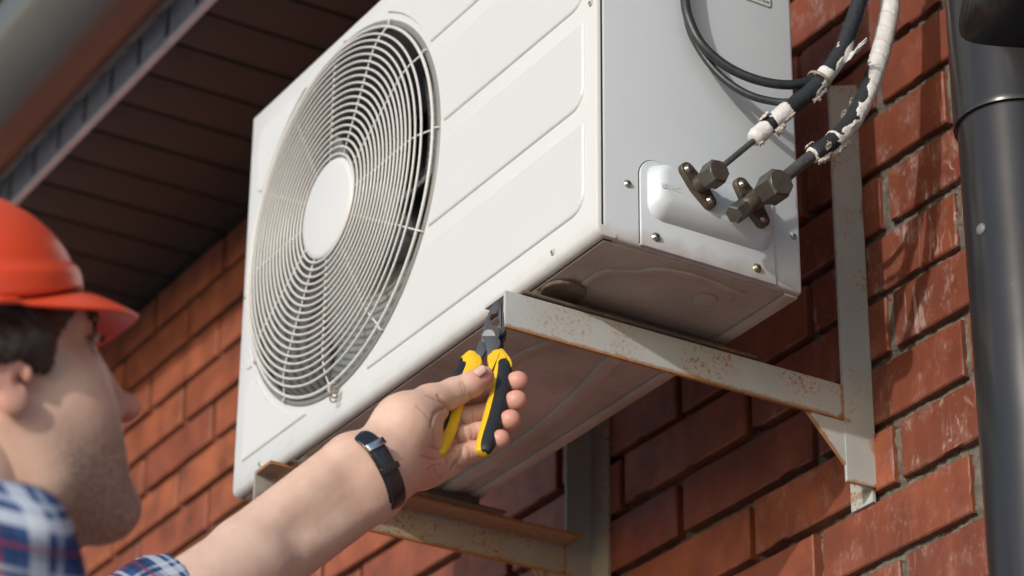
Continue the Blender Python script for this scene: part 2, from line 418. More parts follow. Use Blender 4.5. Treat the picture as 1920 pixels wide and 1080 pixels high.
# ------------------------------------------------------------------ eave: soffit boards, trim, tiles
def build_eave():
    SZ = 0.90
    ev = empty('roof_eave', (-1.4, 0.2, SZ), 'dark brown boarded underside of the roof overhang with a light grey edge trim', 'roof')
    p = 0.0978; x = -1.1674 - 33 * p; mb = MB()
    while x < 1.6:
        mb.box((x + 0.003, 0.094, SZ + random.uniform(0, 0.0008)), (x + p - 0.003, YW + 0.012, SZ + 0.014), 0.003, 2)
        x += p
    mb.box((-4.4, 0.095, SZ + 0.008), (1.65, YW + 0.012, SZ + 0.03))
    mb.build('soffit', M['soffit'], ev, auto=35)
    # light metal edge trim with a stub at every board joint
    t = MB(); t.box((-4.4, 0.080, SZ - 0.008), (1.65, 0.093, SZ + 0.004), 0.002)
    x = -1.1674 - 33 * p
    while x < 1.6:
        t.box((x + 0.0075, 0.0835, SZ + 0.003), (x + p - 0.0075, 0.0885, SZ + 0.16), 0.0015); x += p
    t.build('edge_trim', M['trim'], ev, auto=35)
    f = MB().box((-4.4, 0.0895, SZ + 0.006), (1.65, 0.105, SZ + 0.17)); f.build('fascia', M['soffit'], ev, smooth=False)
    # tiled roof slope above (clay)
    r = MB(); x = -4.4
    while x < 1.65:
        prof = []
        r.tube([(x + 0.09, -0.160, SZ + 0.185), (x + 0.09, 0.65, SZ + 0.56)], (0.088, 0.03), 12, up=(1, 0, 0)); x += 0.18
    r.build('roof', M['tiles'], ev)
build_eave()
def build_gutter():
    c = Vector((0, -0.024, 0.970)); r = 0.099
    g = MB(); n = 28; prof = []
    for k in range(n + 1):
        a = math.radians(180 + 180 * k / n); prof.append((r * math.cos(a), r * math.sin(a)))
    prof = [(-r - 0.004, 0.010), (-r - 0.010, 0.006), (-r - 0.007, -0.001)] + prof + [(r, 0.03)]
    inner = [(x * 0.965, y * 0.965 + 0.0005) for x, y in prof[3:]][::-1]
    P = prof + inner; vs = []
    for x in (-4.45, 1.7):
        for a, b in P: vs.append((x, c.y + a, c.z + b))
    m = len(P); fs = [(k, (k + 1) % m, m + (k + 1) % m, m + k) for k in range(m)]
    g.add(vs, fs)
    root = empty('rain_gutter', (-1.4, c.y, c.z), 'glossy brown half round rain gutter along the edge of the roof overhang', 'gutter')
    g.build('trough', M['gutter'], root, auto=50)
    for x in (-3.4, -2.75, 0.0, 0.7):
        b = MB()
        pts = [(x, c.y + (r + 0.003) * math.cos(a), c.z + (r + 0.003) * math.sin(a)) for a in [math.radians(180 + 180 * k / 20) for k in range(21)]]
        b.tube(pts, (0.012, 0.0015), 8, up=(1, 0, 0)); b.build('hanger', M['gutter'], root, auto=50)
build_gutter()

# ------------------------------------------------------------------ drainpipe
def build_drain():
    cx, cy, r = 0.1955, 0.36, 0.055
    root = empty('drain_pipe', (cx, cy, GZ), 'dark grey metal drainpipe with a branch joint, on the brick wall at right', 'pipe')
    lo = MB(); nc = Vector((CAM_C.x - cx, CAM_C.y - cy, 0)).normalized()
    def zat(v):
        lo_, hi_ = -1.0, 2.0
        for _ in range(40):
            z_ = (lo_ + hi_) / 2; q_ = CAM_R.transposed() @ (Vector((cx, cy, z_)) + nc * r - CAM_C)
            if 540 - FPX * q_.y / -q_.z > v: lo_ = z_
            else: hi_ = z_
        return z_
    zc = zat(180)
    lo.lathe((cx, cy, GZ + 0.1), (0, 0, 1), [(r - 0.0015, 0), (r - 0.0015, 0.4), (r, 0.42), (r, zc - 0.008 - GZ - 0.1), (r - 0.004, zc + 0.05 - GZ - 0.1)], 96)
    lo.build('lower_pipe', M['drain'], root, auto=50)
    up = MB(); up.lathe((cx, cy, zc), (0, 0, 1), [(r - 0.001, -0.004), (r + 0.0035, -0.0045), (r + 0.0042, -0.001), (r + 0.0035, 0.003), (r + 0.003, 0.6)], 96)
    up.build('upper_pipe', M['drain'], root, auto=50)
    j = Vector((0, 0, zat(28)))
    br = MB(); br.tube([(cx, cy, j.z - 0.01), (cx + 0.12, cy - 0.06, j.z + 0.060), (cx + 0.50, cy - 0.25, j.z + 0.25)], r - 0.001, 48); br.build('branch_pipe', M['drain'], root)
    k = onp(1845, 432, 'y', cy - r + 0.004)
    s = MB(); pk = Vector((cx, cy, 0)); dirv = (Vector((k.x, k.y, 0)) - pk).normalized(); o = pk + dirv * (r - 0.0005); o.z = k.z
    s.lathe(o, dirv, [(0.0065, 0), (0.006, 0.0015), (0.0035, 0.003), (0.0, 0.0032)], 10); s.build('dent_rivet', simple('paint_chip', (0.16, 0.16, 0.17), 0.5), root)
build_drain()

# ------------------------------------------------------------------ air conditioner
AW, AD, AH = 0.78, 0.2436, 0.51
FC = Vector((-0.5347, 0, 0.2655))
def phillips(mb_head, mb_dark, o, ax, r, tall=0.0022, rot=0.3):
    ax = Vector(ax).normalized()
    mb_head.lathe(o, ax, [(r * 1.25, -0.0005), (r * 1.25, 0.0004), (r, 0.0006), (r * 0.97, tall * 0.5), (r * 0.75, tall * 0.9), (r * 0.3, tall), (0, tall)], 20)
    u = ax.orthogonal().normalized(); w = ax.cross(u)
    for a in (rot, rot + PI / 2):
        d = u * math.cos(a) + w * math.sin(a); e = ax.cross(d)
        c = Vector(o) + ax * (tall + 0.0002)
        L, t = r * 0.62, r * 0.16
        mb_dark.add([c + d * L + e * t, c - d * L + e * t, c - d * L - e * t, c + d * L - e * t], [(0, 1, 2, 3)])
def screw(parent, o, ax, r, mat, rot=0.3, tall=0.0022):
    h, d = MB(), MB(); phillips(h, d, o, ax, r, tall, rot)
    s = h.build('screw', mat, parent); k = link('screw_slot', mesh('screw_slot', d.v, d.f), M['seam'], s, smooth=False); return s
def boolean(ob, cutter):
    m = ob.modifiers.new('b', 'BOOLEAN'); m.operation = 'DIFFERENCE'; m.object = cutter; m.solver = 'EXACT'
    dg = bpy.context.evaluated_depsgraph_get(); me = bpy.data.meshes.new_from_object(ob.evaluated_get(dg), depsgraph=dg)
    ob.modifiers.clear(); ob.data = me; bpy.data.objects.remove(cutter); return ob

def build_ac():
    ac = empty('air_conditioner', (-AW / 2, AD / 2, 0), 'white outdoor air conditioner unit with a round fan grille, mounted on brackets above the man', 'air conditioner')
    # front panel
    fp = MB(); rr_ = 0.0095
    prof = [(0.0, AH - 0.004), (0.0, rr_)] + [(rr_ - rr_ * math.cos(a), rr_ - rr_ * math.sin(a)) for a in [PI / 2 * k / 8 for k in range(1, 9)]] + [(0.021, 0.0), (0.021, 0.002), (0.0045, 0.012), (0.0045, AH), (0.004, AH)]
    vs = []; npf = len(prof); xs_ = [(-AW, 0.0030), (-AW + 0.0008, 0.0009), (-AW + 0.003, 0.0), (-0.003, 0.0), (-0.0008, 0.0009), (0.0, 0.0030)]
    for X_, in_ in xs_:
        for y_, z_ in prof: vs.append((X_, y_ + (in_ if y_ < 0.003 else 0), z_ + (in_ if z_ < 0.003 else 0)))
    fs = [(i * npf + k, i * npf + (k + 1) % npf, (i + 1) * npf + (k + 1) % npf, (i + 1) * npf + k) for i in range(5) for k in range(npf)]
    fs += [tuple(range(npf)), tuple(5 * npf + k for k in range(npf))]; fp.add(vs, fs)
    panel = fp.build('front_panel', M['white_panel'], ac)
    cut = MB().lathe((FC.x, -0.05, FC.z), (0, 1, 0), [(0.2185, 0), (0.2185, 0.2)], 128).build('cut', None)
    boolean(panel, cut); sharp(panel.data, 40)
    # raised pressings
    pr = MB(); N = (0, -1, 0)
    def press(x0, z0, x1, z1, rr): pr.prism(rrect(x0, z0, x1, z1, rr, 6), (0, 0.0006, 0), (1, 0, 0), (0, 0, 1), N, 0.0032, 0.0030, 3)
    press(-0.757, 0.0365, -0.0215, 0.1325, (0.004, 0.02, 0.004, 0.022))
    press(-0.757, 0.1535, -0.0215, 0.2475, (0.004, 0.02, 0.004, 0.022))
    press(-0.757, 0.2695, -0.0215, 0.3640, (0.004, 0.02, 0.004, 0.022))
    press(-0.757, 0.3860, -0.0215, 0.4800, (0.004, 0.02, 0.02, 0.022))
    po = pr.build('pressed_panels', M['white_panel'], panel)
    cut = MB().lathe((FC.x, -0.05, FC.z), (0, 1, 0), [(0.236, 0), (0.236, 0.2)], 128).build('cut', None)
    # the pressing under the fan stops at its left part and starts again to the right
    boolean(po, cut)
    gap = MB().box((-0.597, -0.02, 0.02), (-0.4551, 0.03, 0.150)).build('cut', None); boolean(po, gap)
    gap2 = MB().box((-0.745, -0.02, 0.20), (-0.7, 0.03, 0.37)).build('cut', None); boolean(po, gap2); po.data.polygons.foreach_set('use_smooth', [False] * len(po.data.polygons)); po.data.update()
    # ring lip round the fan opening and the tunnel behind it
    sh = MB(); sh.lathe((FC.x, 0, FC.z), (0, 1, 0), [(0.2270, 0.0008), (0.2262, -0.0016), (0.2225, -0.0022), (0.2190, -0.0010), (0.2175, 0.004), (0.2150, 0.03), (0.213, 0.075), (0.216, 0.10)], 160)
    sh_o = link('fan_shroud', mesh('fan_shroud', sh.v, [f for f in sh.f if len(f) == 4]), M['shroud'], ac)
    # cabinet sides, top, bottom, back
    b = MB().box((-AW + 0.0012, 0.0056, 0.0), (-0.0003, AD, AH), 0.0045, 3)
    cab = b.build('cabinet', M['white_side_sky_tint'], ac)
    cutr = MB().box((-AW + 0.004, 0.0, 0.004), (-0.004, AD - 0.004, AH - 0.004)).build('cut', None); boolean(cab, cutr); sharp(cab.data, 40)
    MB().box((-AW + 0.004, 0.0195, 0.004), (-0.25, 0.0215, 0.0045)).build('inner_wall', M['black'], ac, smooth=False)
    # seam line strips behind the joints
    MB().box((-AW + 0.003, 0.0042, 0.0025), (-0.0012, 0.0085, AH - 0.003)).build('seam', M['seam'], panel, smooth=False)
    sm = bpy.data.objects['seam']; cut = MB().lathe((FC.x, -0.05, FC.z), (0, 1, 0), [(0.2165, 0), (0.2165, 0.2)], 96).build('cut', None); boolean(sm, cut)
    # motor, blades, dark coil behind
    mo = MB().lathe((FC.x, 0.03, FC.z), (0, 1, 0), [(0.0, 0), (0.038, 0.004), (0.045, 0.012), (0.045, 0.09)], 40)
    fan = mo.build('fan', M['blade'], ac)
    for k in range(3):
        bl = MB(); vs = []; nr, na = 8, 10
        for i in range(nr + 1):
            for j in range(na + 1):
                rr = 0.042 + (0.197 - 0.042) * i / nr; a = 2 * PI * k / 3 + 0.5 + (j / na - 0.5) * (1.1 + 0.35 * i / nr) + 0.25 * i / nr
                y = 0.045 + 0.05 * (j / na) + 0.008 * math.sin(PI * j / na)
                vs.append((FC.x + rr * math.cos(a), y, FC.z + rr * math.sin(a)))
        fs = [(i * (na + 1) + j, i * (na + 1) + j + 1, (i + 1) * (na + 1) + j + 1, (i + 1) * (na + 1) + j) for i in range(nr) for j in range(na)]
        o = link('blade', mesh('blade', vs, fs), M['blade'], fan); o.modifiers.new('s', 'SOLIDIFY').thickness = 0.003
    co = MB(); co.box((-AW + 0.006, 0.17, 0.006), (-0.28, 0.175, AH - 0.006)); co.build('coil', M['black'], ac, smooth=False)
    MB().box((-0.285, 0.022, 0.006), (-0.28, 0.17, AH - 0.006)).build('divider', M['black'], ac, smooth=False)
    # grille: concentric wires on twelve spokes
    def gy(r):
        if r < 0.180: return -0.0175
        t = min(1, (r - 0.180) / 0.046); return -0.0175 + 0.0150 * t * t
    gr = MB(); NR = 18; nseg = 144
    radii = [0.0640 + (0.2065 - 0.0640) * i / (NR - 1) for i in range(NR)]
    for r in radii + [0.2175]:
        y = gy(r) if r < 0.215 else -0.0048
        gr.tube([(FC.x + r * math.cos(2 * PI * k / nseg), y, FC.z + r * math.sin(2 * PI * k / nseg)) for k in range(nseg)], 0.00145 if r < 0.215 else 0.0020, 8, closed=True, up=(0, 1, 0))
    grille = gr.build('fan_grille', M['grille'], ac)
    for k in range(12):
        a = 2 * PI * k / 12; ca, sa = math.cos(a), math.sin(a)
        rs = [0.052, 0.10, 0.15, 0.175, 0.19, 0.202, 0.212, 0.219, 0.2235, 0.2262, 0.2262]
        pts = [(FC.x + r * ca, gy(r) + 0.0022 if i < 8 else (-0.006, -0.0045, 0.001)[i - 8], FC.z + r * sa) for i, r in enumerate(rs)]
        MB().tube(pts, 0.0011, 8, up=(0, 1, 0)).build('spoke', M['grille'], grille)
    # twisted wire hook at the bottom of the grille
    hk = onp(628, 738, 'y', -0.008); hp = []
    for k in range(30):
        a = k * 0.62; hp.append((hk.x + 0.0050 * math.cos(a) - 0.004 * (k < 6) * (6 - k) / 6, -0.0075 - 0.0035 * math.sin(a) - 0.0001 * k, hk.z + 0.009 - 0.00055 * k + 0.0035 * math.sin(a + 0.8)))
    MB().tube(hp, 0.0010, 6).build('wire_hook', M['tie'], grille)
    hk2 = onp(735, 42, 'y', -0.004)
    hub = MB().lathe((FC.x, -0.0125, FC.z), (0, -1, 0), [(0.0, -0.002), (0.0585, -0.002), (0.0600, 0.001), (0.0600, 0.0035), (0.0580, 0.0055), (0.052, 0.0064), (0.0, 0.0068)], 72)
    hub.build('hub_cap', M['white_panel'], grille, auto=60)
    # front screws
    for (u, v) in ((1037, 473), (488, 870), (1108, 6), (460, 556)):
        p = onp(u, v, 'y', 0.0)
        screw(ac, (p.x, 0.0002, p.z), (0, -1, 0), 0.0030, M['screw_white'], 0.5)
    # valve cover plate on the side
    X = (1, 0, 0); U = (0, 1, 0); Vv = (0, 0, 1)
    pl = rrect(0.0485, 0.0008, 0.2090, 0.0985, (0.010, 0.020, 0.001, 0.001), 8)
    gk = rrect(0.0474, 0.0030, 0.2101, 0.0996, (0.011, 0.021, 0.001, 0.001), 8)
    g = MB().prism(gk, (-0.0008, 0, 0), U, Vv, X, 0.0010); g.build('cover_groove_shade', M['seam'], ac, smooth=False)  # dark sheet added behind the cover, standing for the shade in its seam groove
    cv = MB().prism(pl, (-0.0008, 0, 0), U, Vv, X, 0.0030, 0.0008); cover = cv.build('valve_cover', M['white_side_sky_tint'], ac, auto=50)
    # bulge: stacked rounded rings
    b = MB(); rings = [(0.0, 0.0, 0.0, 0.016), (0.0012, 0.0018, 0.0, 0.0155), (0.009, 0.0055, 0.008, 0.013), (0.0125, 0.0085, 0.0125, 0.011), (0.0145, 0.0125, 0.0165, 0.009), (0.0150, 0.0165, 0.0205, 0.007)]
    vs = []; n = None
    for hx, ins, bot, rr in rings:
        q_ = rrect(0.0560 + ins, 0.0330 + bot, 0.2040 - ins * 0.9, 0.0945 - ins * 0.55, rr, 8); n = len(q_)
        vs += [(0.0020 + hx, y, z) for y, z in q_]
    fs = [(i * n + k, i * n + (k + 1) % n, (i + 1) * n + (k + 1) % n, (i + 1) * n + k) for i in range(len(rings) - 1) for k in range(n)]
    fs.append(tuple((len(rings) - 1) * n + k for k in range(n)))
    b.add(vs, fs); b.build('bulge', M['white_side_sky_tint'], cover, auto=80)
    for (u, v, m, r, t) in ((1180, 343, M['zinc'], 0.0036, 0.0026), (1230, 445, M['zinc'], 0.0040, 0.0032), (1419, 503, M['zinc_y'], 0.0040, 0.0036), (1490, 441, M['screw_white'], 0.0034, 0.0020)):
        p = onp(u, v, 'x', 0.002); screw(ac, (0.0016 if m is not M['zinc_y'] and u != 1230 else 0.0022, p.y, p.z) if 1200 < u < 1450 else (-0.0004, p.y, p.z), (1, 0, 0), r, m, 0.4, t)
    # stamped marks on the bulge
    def text(s_, size, o, ex, ey, mat, name, parent, thick=0.0002):
        cu = bpy.data.curves.new(name, 'FONT'); cu.body = s_; cu.size = size; cu.extrude = thick; cu.align_x = 'LEFT'
        t = bpy.data.objects.new(name, cu); COL.objects.link(t)
        ex, ey = Vector(ex).normalized(), Vector(ey).normalized(); ez = ex.cross(ey)
        Mx = Matrix((ex, ey, ez)).transposed().to_4x4(); Mx.translation = Vector(o)
        dg = bpy.context.evaluated_depsgraph_get(); me = bpy.data.meshes.new_from_object(t.evaluated_get(dg), depsgraph=dg); me.transform(Mx)
        bpy.data.objects.remove(t); return link(name, me, mat, parent, smooth=False)
    p = onp(1239, 350, 'x', 0.0172)
    text('130.HC', 0.0075, (0.01705, p.y, p.z), (0, 1, 0), (0, 0, 1), simple('stamped_mark', (0.57, 0.60, 0.62), 0.6), 'stamped_text', cover, 0.0003)
    # sticker at the top
    p = onp(1447, 17, 'x', 0.0); st = MB()
    sy1, sz0 = p.y, p.z; sy0, sz1 = sy1 - 0.085, sz0 + 0.11
    st.prism(rrect(sy0, sz0, sy1, sz1, 0.004), (-0.0004, 0, 0), U, Vv, X, 0.0006); stk = st.build('sticker', simple('sticker_paper', (0.60, 0.62, 0.62), 0.5), ac, smooth=False)
    pts = rrect(sy0 + 0.001, sz0 + 0.001, sy1 - 0.001, sz1 - 0.001, 0.003); ln = MB()
    ln.tube([(0.0003, y, z) for y, z in pts], 0.0005, 6, closed=True, up=(1, 0, 0)); ln.build('sticker_border', simple('ink_dark', (0.04, 0.05, 0.08), 0.6), stk, smooth=False)
    ink = simple('ink_blue', (0.02, 0.025, 0.09), 0.6)
    text('equipamento verde', 0.0042, (0.0004, sy1 - 0.036, sz0 + 0.0052), (0, 1, 0), (0, 0, 1), ink, 'sticker_text', stk, 0.0001)
    em = MB().prism([(0, 0), (0.010, 0.006), (0.010, 0.02), (0, 0.026), (-0.008, 0.02), (-0.008, 0.005)], (0.0002, sy1 - 0.012, sz0 + 0.0145), U, Vv, X, 0.0003); em.build('sticker_emblem', ink, stk, smooth=False)
    # base pan, seen from below
    bp = MB(); D = (0, 0, -1)
    bp.box((-AW + 0.010, 0.012, -0.0015), (-0.008, AD - 0.020, 0.003), 0.001)
    base = bp.build('base_pan', M['base'], ac, auto=40)
    pb = MB(); pb.box((-AW + 0.006, AD - 0.0185, -0.0030), (-0.006, AD - 0.002, 0.003), 0.002); pb.build('rear_lip', M['base'], base, auto=40)
    e = MB()
    def emb(poly, h=0.0035, bev=0.0025): e.prism(poly, (0, 0, -0.001), (1, 0, 0), (0, 1, 0), D, h, bev, 3)
    def band(pts, w, h=0.0035):
        L = []; Rr = []
        P = crom(pts, 6)
        for i in range(len(P)):
            a = P[max(0, i - 1)]; c = P[min(len(P) - 1, i + 1)]; t = (c - a) / np.linalg.norm(c - a); n_ = np.array([-t[1], t[0]]) * w / 2
            L.append(tuple(P[i] + n_)); Rr.append(tuple(P[i] - n_))
        emb(L + Rr[::-1], h, min(0.0025, w * 0.3))
    band([(-0.68, 0.195), (-0.56, 0.197), (-0.42, 0.196), (-0.30, 0.180), (-0.22, 0.165), (-0.15, 0.175)], 0.020)
    band([(-0.30, 0.075), (-0.235, 0.085), (-0.205, 0.102)], 0.014)
    band([(-0.10, 0.045), (-0.06, 0.048), (-0.045, 0.075), (-0.028, 0.09), (-0.022, 0.13), (-0.03, 0.19)], 0.010)
    band([(-0.64, 0.05), (-0.5, 0.052), (-0.35, 0.05)], 0.010)
    emb([(-0.058 + 0.013 * math.cos(a), 0.165 + 0.013 * math.sin(a)) for a in [2 * PI * k / 24 for k in range(24)]])
    emb([(-0.40 + 0.022 * math.cos(a), 0.10 + 0.022 * math.sin(a)) for a in [2 * PI * k / 24 for k in range(24)]])
    emb([(-0.62 + 0.03 * math.cos(a), 0.155 + 0.03 * math.sin(a)) for a in [2 * PI * k / 24 for k in range(24)]])
    e.build('pressed_ribs', M['base'], base, auto=30)
    # feet rails under the base
    for sx, x0 in ((1, -0.118), (-1, -0.660)):
        ft = MB()
        xa, xb = (x0 - 0.050, x0 + 0.003) if sx == 1 else (x0 - 0.003, x0 + 0.050)
        ft.box((xa, -0.012, -0.0175), (xb, 0.270, -0.0140), 0.0012)
        ft.box((x0 - sx * 0.044, 0.010, -0.0142), (x0 - sx * 0.010, 0.238, -0.0022), 0.002)
        ft.build('mounting_foot', M['foot'], ac, auto=40)
        bo = MB(); bo.lathe((x0 + sx * 0.004, 0.034, -0.0140), (0, 0, 1), [(0.022, 0.007), (0.023, 0.008), (0.0225, 0.011), (0.018, 0.0125)], 28)
        bo.build('rubber_pad', M['foot'], ac, auto=40)
M['foot'] = mat_rusty('foot_rail', (0.10, 0.085, 0.07), 0.58)
build_ac()

# ------------------------------------------------------------------ valves
def build_valve(name_off, ya, za, yb, zb, rc, L, Rn, body_r, label_mat, cap2):
    ac = bpy.data.objects['air_conditioner']
    x0 = 0.0168
    a = Vector((x0, ya, za)); b = Vector((x0, yb, zb)); c = (a + b) / 2
    d = (b - a).normalized(); e = Vector((1, 0, 0)).cross(d)
    f = MB(); poly = []
    H = (b - a).length / 2
    for k in range(13): t = -PI / 2 + PI * k / 12; poly.append((H + rc * math.cos(t), rc * math.sin(t)))
    poly.append((0.002, body_r * 1.05))
    poly.append((-0.002, body_r * 1.05))
    for k in range(13): t = PI / 2 + PI * k / 12; poly.append((-H + rc * math.cos(t), rc * math.sin(t)))
    poly += [(-0.002, -body_r * 1.05), (0.002, -body_r * 1.05)]
    f.prism(poly, c, d, e, (1, 0, 0), 0.0065, 0.0012)
    val = f.build('valve', M['brass'], ac, auto=50)
    bo = MB().lathe(c, (1, 0, 0), [(body_r, 0.004), (body_r, 0.012), (body_r * 0.85, 0.014), (body_r * 0.85, L * 0.55), (body_r * 1.05, L * 0.6), (body_r * 1.05, L)], 28)
    bo.build('valve_body', M['brass'], val, auto=40)
    nt_ = MB(); ph = 0.35
    def hexnut(mb, o, ax, r, l, phase):
        mb.lathe(o, ax, [(r * 0.86, 0), (r, r * 0.10), (r, l - r * 0.12), (r * 0.87, l)], 6, phase)
        mb.lathe(Vector(o) + Vector(ax).normalized() * (l - 0.0003), ax, [(r * 0.84, 0), (r * 0.80, r * 0.06), (0.0, r * 0.06)], 28)
    hexnut(nt_, c + Vector((L * 0.72, 0, 0)), (1, 0, 0), Rn, L * 0.62, ph); nt_.build('cap_nut', M['brass_dark'], val, auto=25)
    screw(val, a + Vector((0.0065, 0, 0)), (1, 0, 0), 0.0037, M['zinc'], 0.2, 0.003); screw(val, b + Vector((0.0065, 0, 0)), (1, 0, 0), 0.0037, M['zinc'], 0.9, 0.003)
    # flare union on the pipe side
    return val, c, e
v1, c1, e1 = build_valve('a', 0.0910, 0.0865, 0.1165, 0.0590, 0.0078, 0.030, 0.0132, 0.0092, None, False)
v2, c2, e2 = build_valve('b', 0.1560, 0.0885, 0.1800, 0.0570, 0.0082, 0.040, 0.0160, 0.0108, None, True)
tag(v2, 'larger valve with two hex caps')
def side_cap():
    mid = c2 + Vector((0.022, 0, 0)); tgt = onp(1377, 402, 'x', mid.x + 0.004); ax = (tgt - mid).normalized(); L = (tgt - mid).length
    m = MB().lathe(mid, ax, [(0.0085, 0), (0.0085, L - 0.014)], 20); m.build('service_port', M['brass'], v2)
    h = MB().lathe(mid + ax * (L - 0.017), ax, [(0.0085, 0), (0.0098, 0.001), (0.0098, 0.0175), (0.0085, 0.019)], 6, 0.5); h.build('port_cap', M['brass_dark'], v2, auto=25)
side_cap()

# ------------------------------------------------------------------ brackets
def rust_attr(ob, fn):
    me = ob.data; a = me.attributes.new('rust', 'FLOAT', 'POINT')
    a.data.foreach_set('value', [fn(ob.matrix_world @ v.co if False else v.co) for v in me.vertices])
def grid_box(a, b, n=(1, 1, 1)):
    """box with each face cut into a grid, so that wear can follow its edges"""
    bm = bmesh.new(); bmesh.ops.create_cube(bm, size=1.0)
    for ax in range(3):
        cuts = n[ax] - 1
        if cuts > 0:
            ed = [e for e in bm.edges if abs((e.verts[0].co - e.verts[1].co)[ax]) > 0.5 * 1.0 and abs((e.verts[0].co - e.verts[1].co)[ax]) > 0.9]
            bmesh.ops.subdivide_edges(bm, edges=ed, cuts=cuts, use_grid_fill=True)
    for v in bm.verts: v.co = Vector([(a[i] + b[i]) / 2 + v.co[i] * (b[i] - a[i]) for i in range(3)])
    return bm
def build_bracket(x0, sx, zoff, mat, label):
    root = empty('wall_bracket', (x0, YW, -0.15), label, 'bracket', 'angle iron brackets carrying the air conditioner')
    th = 0.0038; xi = x0 - sx * th; xo = x0 - sx * 0.040
    T = -0.0188 + zoff; B = -0.0585 + zoff; PY = 0.3815
    arm = MB(); arm.bm(grid_box((min(x0, xi), -0.0305, B), (max(x0, xi), PY - 0.0003, T), (1, 90, 10)))
    arm.bm(grid_box((min(xi, xo), -0.0305, T - th), (max(xi, xo), PY - 0.0015, T - 0.0001), (8, 90, 1)))
    A = arm.build('arm', mat, root, smooth=False)
    rust_attr(A, lambda v: max(0, 1 - abs(v.z - B) / 0.008) * 0.95 + max(0, 1 - (PY + 0.0005 - v.y) / 0.010) * 1.0 + (max(0, 1 - abs(v.z - T) / 0.006) * (0.55 if sx < 0 else 0.2)) + (0.5 if sx < 0 and abs(v.x - x0) > 0.004 else 0))
    po = MB(); Zt = 0.350 + zoff; Zb = -0.1265 + zoff
    b = grid_box((min(x0, xi), PY, Zb), (max(x0, xi), YW, Zt), (1, 6, 90))
    for v in b.verts:
        if v.co.z > Zt - 0.004: v.co.z += (v.co.y - 0.40) * 0.35
        if v.co.z < Zb + 0.004: v.co.z += (v.co.y - 0.40) * 0.03
    po.bm(b); po.bm(grid_box((min(xi, xo), YW - 0.0037, Zb - 0.014), (max(xi, xo), YW + 0.0001, Zt), (6, 1, 90)))
    Pst = po.build('post', mat, root, smooth=False)
    rust_attr(Pst, lambda v: max(0, 1 - abs(v.z - Zb) / 0.008) * 0.8 + max(0, 1 - abs(v.y - YW) / 0.004) * 0.35 + max(0, 1 - (Vector((v.y, v.z)) - Vector((PY + 0.004, B))).length / 0.012) * 0.9 + max(0, 1 - (Vector((v.y, v.z)) - Vector((YW - 0.002, 0.20))).length / 0.03) * 0.5 + max(0, 1 - (Vector((v.y, v.z)) - Vector((YW - 0.003, -0.08))).length / 0.02) * 0.6)
    xg = x0 - sx * 0.0012; pts = [(0.334, B - 0.0003), (PY - 0.0003, B - 0.0003), (PY - 0.0003, B - 0.0495)]
    n = 14; vs = []; fs = []
    for i in range(n + 1):
        for j in range(n + 1 - i):
            u_, v_ = i / n, j / n; w_ = 1 - u_ - v_; vs.append((w_ * pts[0][0] + u_ * pts[1][0] + v_ * pts[2][0], w_ * pts[0][1] + u_ * pts[1][1] + v_ * pts[2][1]))
    idx = {}; k = 0
    for i in range(n + 1):
        for j in range(n + 1 - i): idx[i, j] = k; k += 1
    for i in range(n):
        for j in range(n - i):
            fs.append((idx[i, j], idx[i + 1, j], idx[i, j + 1]))
            if i + j < n - 1: fs.append((idx[i + 1, j], idx[i + 1, j + 1], idx[i, j + 1]))
    m = len(vs); V2 = [(xg, y, z) for y, z in vs] + [(xg - sx * th, y, z) for y, z in vs]
    rim = [idx[i, 0] for i in range(n + 1)] + [idx[n - j, j] for j in range(1, n + 1)] + [idx[0, j] for j in range(n - 1, 0, -1)]
    F2 = fs + [tuple(m + q_ for q_ in f[::-1]) for f in fs] + [(rim[i], rim[(i + 1) % len(rim)], m + rim[(i + 1) % len(rim)], m + rim[i]) for i in range(len(rim))]
    g = MB().add(V2, F2).build('gusset', mat, root, smooth=False)
    def gr_(v):
        d = abs((v.y - pts[0][0]) * (pts[2][1] - pts[0][1]) - (v.z - pts[0][1]) * (pts[2][0] - pts[0][0])) / math.hypot(pts[2][1] - pts[0][1], pts[2][0] - pts[0][0])
        return max(0, 1 - d / 0.004) * 0.9 + max(0, 1 - abs(v.z - B) / 0.003) * 0.8
    rust_attr(g, gr_)
    return root
build_bracket(-0.118, 1, 0.0, M['bracket'], 'white steel wall bracket with rust spots whose front end the pliers touch')
build_bracket(-0.660, -1, 0.002, M['bracket_dull'], 'rusty grey steel wall bracket half hidden behind the raised forearm')

